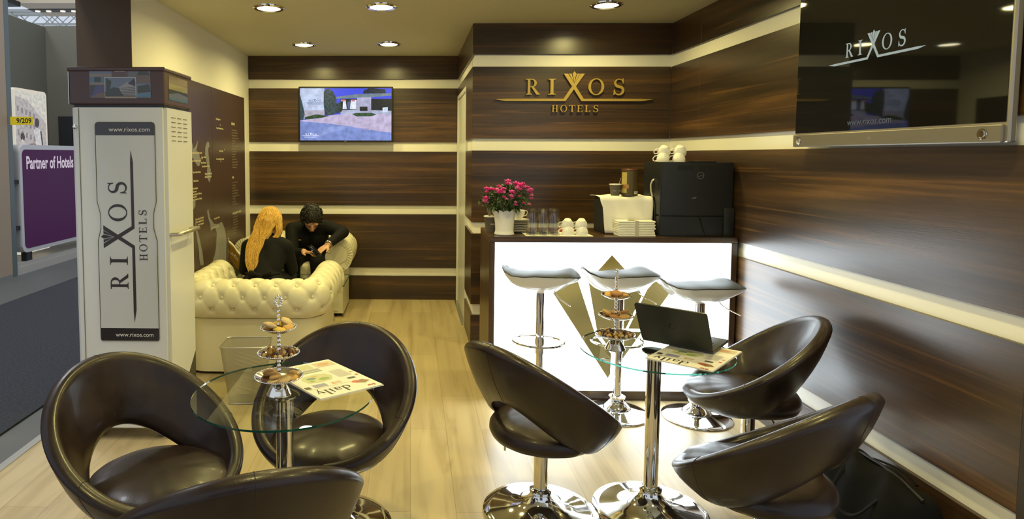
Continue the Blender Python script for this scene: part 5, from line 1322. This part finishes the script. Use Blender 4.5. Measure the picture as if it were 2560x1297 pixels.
chain(mb, [(wst + Vector((-.125, .06, 0)), .010), (wst + Vector((-.07, .0, 0)), .010), (wst + Vector((0, -.018, 0)), .010), (wst + Vector((.07, .0, 0)), .010), (wst + Vector((.125, .06, 0)), .010)])
fuse(mb, 'sash_bow', CLOTHB, woman, .006, 2)
HAIR = mat('blonde_hair', (.62, .36, .06), .38)
def hair_tex(m, c0, c1):
    N, L, b = nodes(m); tc = N.new('ShaderNodeTexCoord'); mp = N.new('ShaderNodeMapping'); mp.inputs['Scale'].default_value = (220, 220, 9)
    no = N.new('ShaderNodeTexNoise'); no.inputs['Scale'].default_value = 1; no.inputs['Detail'].default_value = 3; L.new(tc.outputs['Object'], mp.inputs[0]); L.new(mp.outputs[0], no.inputs['Vector'])
    r = ramp(N, [(.3, c0), (.7, c1)]); L.new(no.outputs['Fac'], r.inputs[0]); L.new(r.outputs[0], b.inputs['Base Color'])
hair_tex(HAIR, (.26, .13, .012), (.66, .39, .065))
rh = random.Random(4)
mb = MB(); hc = hd + Vector((0, 0, .012))
mb.sphere(hc, .100, 24, 16, (.92, 1.05, 1.02))
for i in range(560):
    th = rh.uniform(-1.45, 1.45); lat = .98 * math.sin(th)     # around the back of the head
    el = rh.uniform(-.1, 1.35)
    sp_ = hc + Vector((.094 * math.sin(th) * math.cos(el), -.105 * math.cos(th) * math.cos(el), .102 * math.sin(el)))
    # the bulk falls down the left of the back, a short sweep stays on the right
    right = th > .55 and rh.random() < .75
    k_ = rh.uniform(-1, 1); w_ = rh.uniform(-1, 1)
    if not right:
        P = [sp_, hc + Vector((-.035 + .072 * math.sin(th) , -.108 + .02 * w_, -.075)), Vector((-1.180 + .050 * k_ + .02 * math.sin(th), 4.745 + .022 * w_, .835)), Vector((-1.200 + .048 * k_, 4.688 + .022 * w_, .740)), Vector((-1.175 + .036 * k_ + .015 * w_, 4.650 + .018 * w_, .665 + .018 * w_)), Vector((-1.135 + .030 * k_ + .02 * w_, 4.640 + .018 * w_, .630 + .030 * k_))]
    else:
        P = [sp_, hc + Vector((.050 + .045 * math.sin(th) + .01 * k_, -.080 + .02 * w_, -.06)), hc + Vector((.070 + .02 * k_, -.085 + .02 * w_, -.120)), hc + Vector((.020 + .04 * k_, -.120 + .015 * w_, -.165)), Vector((-1.135 + .03 * k_, 4.735 + .015 * w_, .800))]
    n = 12; pts = [bez(P, t / n) for t in range(n + 1)]; r0 = rh.uniform(.0038, .0062)
    mb.tube(pts, r0, 5, rad=[r0 * (.7 + .5 * math.sin(PI * min(t / n * 1.3, 1))) * (1 if t < n - 2 else .55) for t in range(n + 1)])
for i in range(26):   # curled ends
    x0 = -1.225 + .08 * rh.random(); z0 = .70 - .05 * rh.random(); pts = [Vector((x0 + .035 * t + .022 * math.cos(1.6 + 3.2 * t), 4.652 - .012 * math.sin(3 * t), z0 - .045 - .04 * math.sin(2.6 * t))) for t in [q / 9 for q in range(10)]]
    mb.tube(pts, .004, 5, rad=[.005 - .0003 * q for q in range(10)])
mb.build('hair', HAIR, woman, True, 180)
mb = MB(); 
for s_ in (-1, 1):
    an = Vector((-1.075 + s_ * .08, 5.045, .045)); chain(mb, [(an + Vector((0, -.03, 0)), .040), (an + Vector((0, .03, 0)), .040), (an + Vector((0, .13, -.010)), .032)])
fuse(mb, 'shoes', SHOE, woman, .007, 2)

# ---- seated dark-haired person bent over a phone
hip = Vector((-.975, 6.04, .53)); cst = Vector((-.955, 5.87, .745)); nk2 = Vector((-.925, 5.76, .865)); hd2 = Vector((-.905, 5.665, .925))
Mm = Matrix.Rotation(math.radians(14), 4, 'Z') @ Matrix.Rotation(math.radians(52), 4, 'X')
shL, shR = Vector((-1.110, 5.82, .805)), Vector((-.775, 5.83, .825))
elL, elR = Vector((-1.085, 5.66, .600)), Vector((-.630, 5.745, .790))
wrL, wrR = Vector((-.955, 5.525, .640)), Vector((-.745, 5.555, .700))
def mbody(mb, g, full=True, hands=True, legs=True):
    chain(mb, [(hip + Vector((-.07, 0, 0)), .105 + g), (hip + Vector((.07, 0, 0)), .105 + g)])
    for sx in (-.06, .06): chain(mb, [(hip + Vector((sx * .8, 0, .0)), .105 + g), (cst + Vector((sx, .01, -.01)), .105 + g), (cst + Vector((sx * 1.3, -.02, .055)), .078 + g)])
    chain(mb, [(shL, .058 + g), (cst + Vector((0, -.02, .07)), .07 + g), (shR, .058 + g)]); chain(mb, [(cst + Vector((0, -.03, .06)), .075 + g), (nk2, .052 + g * .5)])
    for sh, el, wr in ((shL, elL, wrL), (shR, elR, wrR)): chain(mb, [(sh, .058 + g), (el, .044 + g), (wr.lerp(el, .12) if g else wr, .030 + g * .8)])
    if hands:
        ph = Vector((-.848, 5.470, .655))
        hand(mb, wrL, ph + Vector((-.035, 0, -.012)) - wrL, None, (-.35, .35, .85), .42, 1, .98); hand(mb, wrR, ph + Vector((.035, .0, .0)) - wrR, None, (.35, .35, .85), .42, -1, .98)
    if legs:
        for s_, kx in ((-1, -1.085), (1, -.86)):
            kn = Vector((kx, 5.685, .515)); an = Vector((kx + .01, 5.690, .11)); chain(mb, [(hip + Vector((s_ * .08, -.03, -.005)), .092 + g), (kn, .062 + g * .5), (an, .040 + g * .5)])
            if g == 0: chain(mb, [(an, .036), (an + Vector((0, -.03, -.062)), .032), (an + Vector((0, -.14, -.080)), .026)])
    if full: chain(mb, [(nk2, .052), (hd2 + Vector((0, .03, -.03)), .052)]); head(mb, hd2, Mm)
mb = MB(); mbody(mb, 0); man = fuse(mb, 'person', SKIN, None, .0062, 2)
tag(man, 'seated person with dark curly hair and black suit bending over a phone', 'person')
mb = MB(); mbody(mb, .012, False, False, False); fuse(mb, 'jacket', CLOTHM, man, .008, 4)
mb = MB()
for s_, kx in ((-1, -1.085), (1, -.86)): chain(mb, [(hip + Vector((s_ * .08, -.03, -.005)), .103), (Vector((kx, 5.690, .515)), .070), (Vector((kx + .01, 5.690, .13)), .052)])
chain(mb, [(hip + Vector((-.06, 0, -.01)), .12), (hip + Vector((.06, 0, -.01)), .12)]); fuse(mb, 'trousers', CLOTHM, man, .009, 3)
mb = MB()
for kx in (-1.075, -.85): an = Vector((kx, 5.685, .046)); chain(mb, [(an + Vector((0, .03, 0)), .041), (an + Vector((0, -.04, 0)), .041), (an + Vector((0, -.15, -.010)), .034)])
fuse(mb, 'shoes', SHOE, man, .007, 2)
BH = mat('black_hair', (.009, .007, .005), .6)
R3 = Mm.to_3x3(); mb = MB(); mb.sphere(hd2 + R3 @ Vector((0, .022, .028)), .094, 24, 16, (.95, 1.06, .98), R3)
for i in range(420):
    th = rh.uniform(0, 2 * PI); ph_ = rh.uniform(-.35, PI / 2)
    d = Vector((math.cos(th) * math.cos(ph_), math.sin(th) * math.cos(ph_), math.sin(ph_)))
    if d.y < -.55 and d.z < .35: continue
    p = hd2 + R3 @ (Vector((0, .018, .022)) + Vector((d.x * .090, d.y * .100, d.z * .094)))
    pts = [p + R3 @ Vector((.010 * math.cos(t * 4 + i), .010 * math.sin(t * 4 + i) + .004 * t, .008 * math.sin(3 * t + i) - .035 * t)) + d * .008 * t for t in [q / 6 for q in range(7)]]
    mb.tube(pts, .006, 5, rad=[.0075, .0075, .007, .0065, .006, .005, .003])
mb.build('hair', BH, man, True, 180)
def on_head(p): return hd2 + R3 @ Vector(p)
for s_ in (-1, 1):
    mb = MB(); mb.tube([on_head((s_ * .018, -.096, .018)), on_head((s_ * .034, -.095, .024)), on_head((s_ * .050, -.082, .018))], .0035, 6); mb.build('eyebrow', BH, man, True)
    mb = MB(); mb.tube([on_head((s_ * .022, -.0935, .000)), on_head((s_ * .034, -.0935, -.003)), on_head((s_ * .046, -.086, .000))], .0022, 6); mb.build('eyelid', BH, man, True)
mb = MB(); mb.tube([on_head((-.022, -.097, -.062)), on_head((0, -.101, -.063)), on_head((.022, -.097, -.062))], .003, 6); mb.build('mouth', mat('lips', (.35, .10, .07), .5), man, True)
mb = MB(); q = (wrR - elR).normalized(); c0 = wrR - q * .012; u_ = q.cross(Vector((0, 0, 1))).normalized(); v_ = q.cross(u_)
mb.tube([c0 + u_ * .034 * math.cos(2 * PI * i / 20) + v_ * .034 * math.sin(2 * PI * i / 20) for i in range(20)], .006, 8, closed=True); mb.sphere(c0 - v_ * .034 + Vector((0, -.01, 0)), .016, 12, 8, (1, 1, .5)); mb.build('wristwatch', STEEL, man, True)
mb = MB(); mb.box(-.030, .030, -.003, .003, -.006, .006, .001, 1); o = mb.build('name_badge', mat('badge_gold', (.45, .30, .08), .3, .6), man); o.location = (-1.045, 5.735, .715); o.rotation_euler = (.35, -.12, -.1)
mb = MB(); mb.box(-.036, .036, -.070, .070, -.004, .004, .003, 2); o = mb.build('smartphone', BLACK_GLOSS, None, True); tag(o, 'smartphone held in both hands by the dark-haired person', 'phone'); o.location = (-.842, 5.425, .668); o.rotation_euler = (math.radians(38), 0, math.radians(60))

# ================================================================== the stand across the aisle
LIGHTWOOD = mat('pale_beech_laminate', (.40, .31, .22), .9, Specular_IOR_Level=.05)
mb = MB(); mb.box(-5.25, -4.9, 2.0, 7.57, -.012, 3.8); struct('wall_hall', mb, LIGHTWOOD)
mb = MB(); mb.box(-5.2, -4.896, 7.57, 7.655, -.012, 3.8); struct('trim_4', mb, mat('grey_green_post', (.10, .13, .125), .4))
mb = MB(); mb.box(-5.0, -4.897, 2.0, 7.56, -.012, .03); struct('baseboard_hall', mb, mat('grey_skirting', (.22, .21, .19), .5))
WHP = mat('white_platform', (.45, .42, .36), .5)
mb = MB(); mb.box(-9, -4.905, 7.66, 13, -.012, .085); mb.box(-9, -4.915, 7.66, 13, .085, .135); struct('floor_stand', mb, WHP)
GW = mat('grey_green_wall', (.125, .120, .088), .7)
mb = MB(); mb.box(-6.0, -5.8, 7.6, 10.12, .135, 3.50); mb.box(-6.0, -4.6, 9.98, 10.12, .135, 3.52); struct('wall_stand', mb, GW)
LB = mat('lightbox_frame', (.60, .58, .56), .4)
t = thing('purple_lightbox', 'purple illuminated sign reading Partner of Hotels across the aisle', 'sign', (-4.9, 0, 0))
fr = Frame((0, 7.78, .25), (0, 1, 0), (0, 0, 1), (1, 0, 0))
mb = MB(); mb.prism(rrect(0, 0, 2.2, 1.37, .10, 8), fr, -.13, 0); mb.build('frame', LB, t)
PUR = bpy.data.materials.new('purple_print'); PUR.use_nodes = True
def pur(m):
    N, L, b = nodes(m); b.inputs['Base Color'].default_value = (.045, .007, .040, 1); b.inputs['Specular IOR Level'].default_value = .15; b.inputs['Roughness'].default_value = .45; b.inputs['Emission Color'].default_value = (.022, .004, .024, 1); b.inputs['Emission Strength'].default_value = 1
pur(PUR)
mb = MB(); mb.prism(rrect(.05, .05, 2.15, 1.31, .07, 8), fr, 0, .004); mb.build('purple_face', PUR, t)
sans('Partner of Hotels', 'sign_text', fr.sub(.120, 1.065), .225, emis('sign_text_glow', (.62, .52, .62), .8), t, h=.006, sx=.70, bold=.006)
mb = MB(); mb.box(-.10, -.03, 7.90, 8.02, .135, .26); mb.build('foot', BLACK_MATTE, t); mb = MB(); mb.box(-.10, -.03, 9.5, 9.62, .135, .26); mb.build('foot', BLACK_MATTE, t)
for zc in (.55, 1.13): mb = MB(); mb.box(-.09, -.02, 7.70, 7.80, zc, zc + .05); mb.build('clamp', BLACK_MATTE, t)
t = thing('poster_lightbox', 'bright poster lightbox with two standing people, behind the yellow 9/209 tag', 'poster', (-5.05, 0, 0))
fr = Frame((0, 7.935, .20), (0, 1, 0), (0, 0, 1), (1, 0, 0))
mb = MB(); mb.prism(rrect(0, 0, .725, 2.15, .06, 6), fr, -.10, 0); mb.build('frame', emis('lightbox_edge', (.80, .74, .60), .75), t)
PO = lambda n, c: emis('poster_' + n, c, .75)
its = [(rrect(.03, .03, .695, 2.11, .04), PO('sky', (.70, .68, .60))), ([(.03, 1.25), (.03, 2.05), (.30, 2.0), (.695, 1.72), (.695, 1.25)], PO('stone', (.50, .46, .45)))]
for i in range(5):
    for j in range(3): its.append(([(.06 + i * .085, 1.55 + j * .15 - i * .02), (.10 + i * .085, 1.55 + j * .15 - i * .02), (.10 + i * .085, 1.62 + j * .15 - i * .02), (.06 + i * .085, 1.62 + j * .15 - i * .02)], PO('windows', (.28, .25, .27))))
its += [(rect(.30, 1.28, .60, 1.44), PO('slate', (.22, .20, .20))), (ell(.475, 1.72, .052, .065), PO('hair', (.05, .03, .03))), ([(.40, 1.62), (.46, 1.66), (.56, 1.62), (.62, 1.30), (.60, 1.20), (.45, 1.20), (.44, 1.45)], PO('shirt', (.68, .66, .66))), ([(.54, 1.62), (.57, 1.61), (.63, 1.25), (.60, 1.22)], PO('hair', (.05, .03, .03))),
        ([(.43, 1.20), (.66, 1.20), (.68, .9), (.42, .9)], PO('hair', (.05, .03, .03))), (ell(.15, 1.52, .045, .06), PO('hair', (.05, .03, .03))), ([(.05, 1.20), (.07, 1.42), (.14, 1.50), (.22, 1.44), (.24, 1.20)], PO('dress', (.66, .60, .58))), ([(.04, 1.15), (.06, 1.40), (.10, 1.44), (.09, 1.2)], PO('skin', (.42, .22, .15))),
        ([(.24, 1.22), (.34, 1.38), (.38, 1.46), (.41, 1.44), (.34, 1.22)], PO('skin', (.42, .22, .15)))]
picture('poster_print', fr, its, t, .001, .0004)
t = thing('stand_number_sign', 'yellow sign reading 9/209 on the post at the left edge', 'sign', (0, 0, 0))
fr = Frame((-4.865, 7.57, 1.855), (1, 0, 0), (0, 0, 1), (0, -1, 0))
mb = MB(); mb.prism(rect(0, 0, .275, .098), fr, -.012, 0); mb.build('plate', mat('yellow_sign', (.80, .62, .02), .5), t)
sans('9/209', 'sign_text', fr.sub(.075, .023), .082, INK, t, h=.001, bold=.0015)
tag(MB().box(-5.62, -5.0, 9.94, 9.978, 1.62, 2.10, .005, 1).build('wall_screen', BLACK_MATTE), 'small black screen on the grey wall across the aisle', 'screen')
# hall soffit with two lamp clusters and the bright roof beyond
SOF = mat('beige_soffit', (.55, .46, .34), .7)
mb = MB(); mb.box(-8.25, -3.6, 13.1, 14.35, 4.62, 5.6); struct('ceiling_hall', mb, SOF)
for i, (x, y) in enumerate(((-8.0, 13.75), (-7.45, 13.75))):
    t = thing('spot_cluster', 'recessed spot cluster in the beige soffit across the hall, %s one' % ['left', 'right'][i], 'ceiling spotlight', (x, y, 4.62), .0, 'recessed spots in the hall soffit')
    mb = MB(); mb.box(-.28, .28, -.14, .14, -.012, .0, .003, 1); mb.build('housing', BLACK_MATTE, t)
    for q in (-.14, .10): mb = MB(); mb.cyl((q, 0, -.03), .050, .02, 20); mb.build('spot', emis('hall_spot', (1, .88, .60), 1.6), t, True)
for i, (x, y, z, e, sz) in enumerate(((-4.6, 6.0, 7.0, 210, 1.2), (-7.2, 9.2, 6.2, 120, 1.0), (-3.6, .5, 7.0, 160, 1.2))):  # unseen lamps added above the view to brighten the dark hall and aisle
    t = thing('hall_floodlight', ['square hall floodlight hanging over the aisle, outside the photo', 'square hall floodlight over the stand across the aisle, outside the photo', 'square hall floodlight over the aisle beside the camera, outside the photo'][i], 'floodlight', (x, y, z), 0, 'hall floodlights')
    mb = MB(); mb.box(-sz / 2, sz / 2, -sz / 2, sz / 2, .01, .12, .01, 1); mb.build('housing', BLACK_MATTE, t)
    li = bpy.data.lights.new('flood_light', 'AREA'); li.shape = 'SQUARE'; li.size = sz; li.energy = e; li.color = (.95, .97, 1.0)
    lo = bpy.data.objects.new('bulb', li); col.objects.link(lo); lo.parent = t
TR = mat('truss_metal', (.45, .47, .44), .4, .6)
def truss(y, z, x0, x1, lb):
    t = thing('lighting_truss', lb, 'truss', (0, 0, 0), 0, 'roof trusses of the hall'); 
    for dz in (0, .4):
        for dy in (0, .4): mb = MB(); mb.tube([(x0, y + dy, z + dz), (x1, y + dy, z + dz)], .035, 6); mb.build('chord', TR, t, True)
    n = int((x1 - x0) / .45)
    for dy in (0, .4):
        mb = MB(); mb.tube([(x0 + i * .45, y + dy, z + (.4 if i % 2 else 0)) for i in range(n + 1)], .018, 5); mb.build('bracing', TR, t, True)
truss(15.6, 4.62, -14, -4, 'nearer roof truss seen over the grey walls across the aisle')
truss(18.5, 5.30, -16, -5, 'farther roof truss seen over the grey walls across the aisle')
mb = MB(); mb.box(-9.5, -8.05, 12.5, 13.0, 4.52, 4.62); tag(mb.build('dark_hanging_panel', BLACK_MATTE), 'black panel hanging under the hall roof at the top left', 'panel')
mb = MB(); mb.box(-1.6, 1.6, -4.2, -4.0, 0, 2.6); struct('wall_behind', mb, mat('hall_backdrop', (.10, .095, .09), .7))

# origins of the groups built in place go to the foot of the thing
bpy.context.view_layer.update()
for o in list(bpy.data.objects):
    if o.type == 'EMPTY' and o.parent is None and o.children and max(abs(a) for a in o.rotation_euler) < 1e-6 and max(abs(a - 1) for a in o.scale) < 1e-6:
        pts = [o.location + c.location + Vector(b) for c in o.children if c.type == 'MESH' for b in c.bound_box]
        if not pts: continue
        lo = [min(p[i] for p in pts) for i in range(3)]; hi = [max(p[i] for p in pts) for i in range(3)]
        new = Vector(((lo[0] + hi[0]) / 2, (lo[1] + hi[1]) / 2, lo[2]))
        if (new - o.location).length < .25: continue
        d = new - o.location; o.location = new
        for c in o.children: c.location = c.location - d

# printed and displayed pictures get a fine mottled grain so that foliage and paving do not read as flat areas
for m in bpy.data.materials:
    if m.name.startswith(('screen_', 'poster_')) and m.name not in ('screen_mark', 'screen_dim', 'screen_logo_white', 'screen_logo_dark', 'screen_sky'):
        N, L, b = nodes(m); c = tuple(b.inputs['Emission Color'].default_value)[:3]
        k = .55 if m.name in ('screen_cypress', 'screen_cypress2', 'screen_hedge', 'screen_tree', 'screen_shade') else .16
        tc = N.new('ShaderNodeTexCoord'); no = N.new('ShaderNodeTexNoise'); no.inputs['Scale'].default_value = 55 if k > .3 else 22; no.inputs['Detail'].default_value = 6
        L.new(tc.outputs['Object'], no.inputs['Vector'])
        r = ramp(N, [(.35, tuple(x * (1 - k) for x in c)), (.65, tuple(x * (1 + k * 1.3) for x in c))]); L.new(no.outputs['Fac'], r.inputs[0]); L.new(r.outputs[0], b.inputs['Emission Color'])
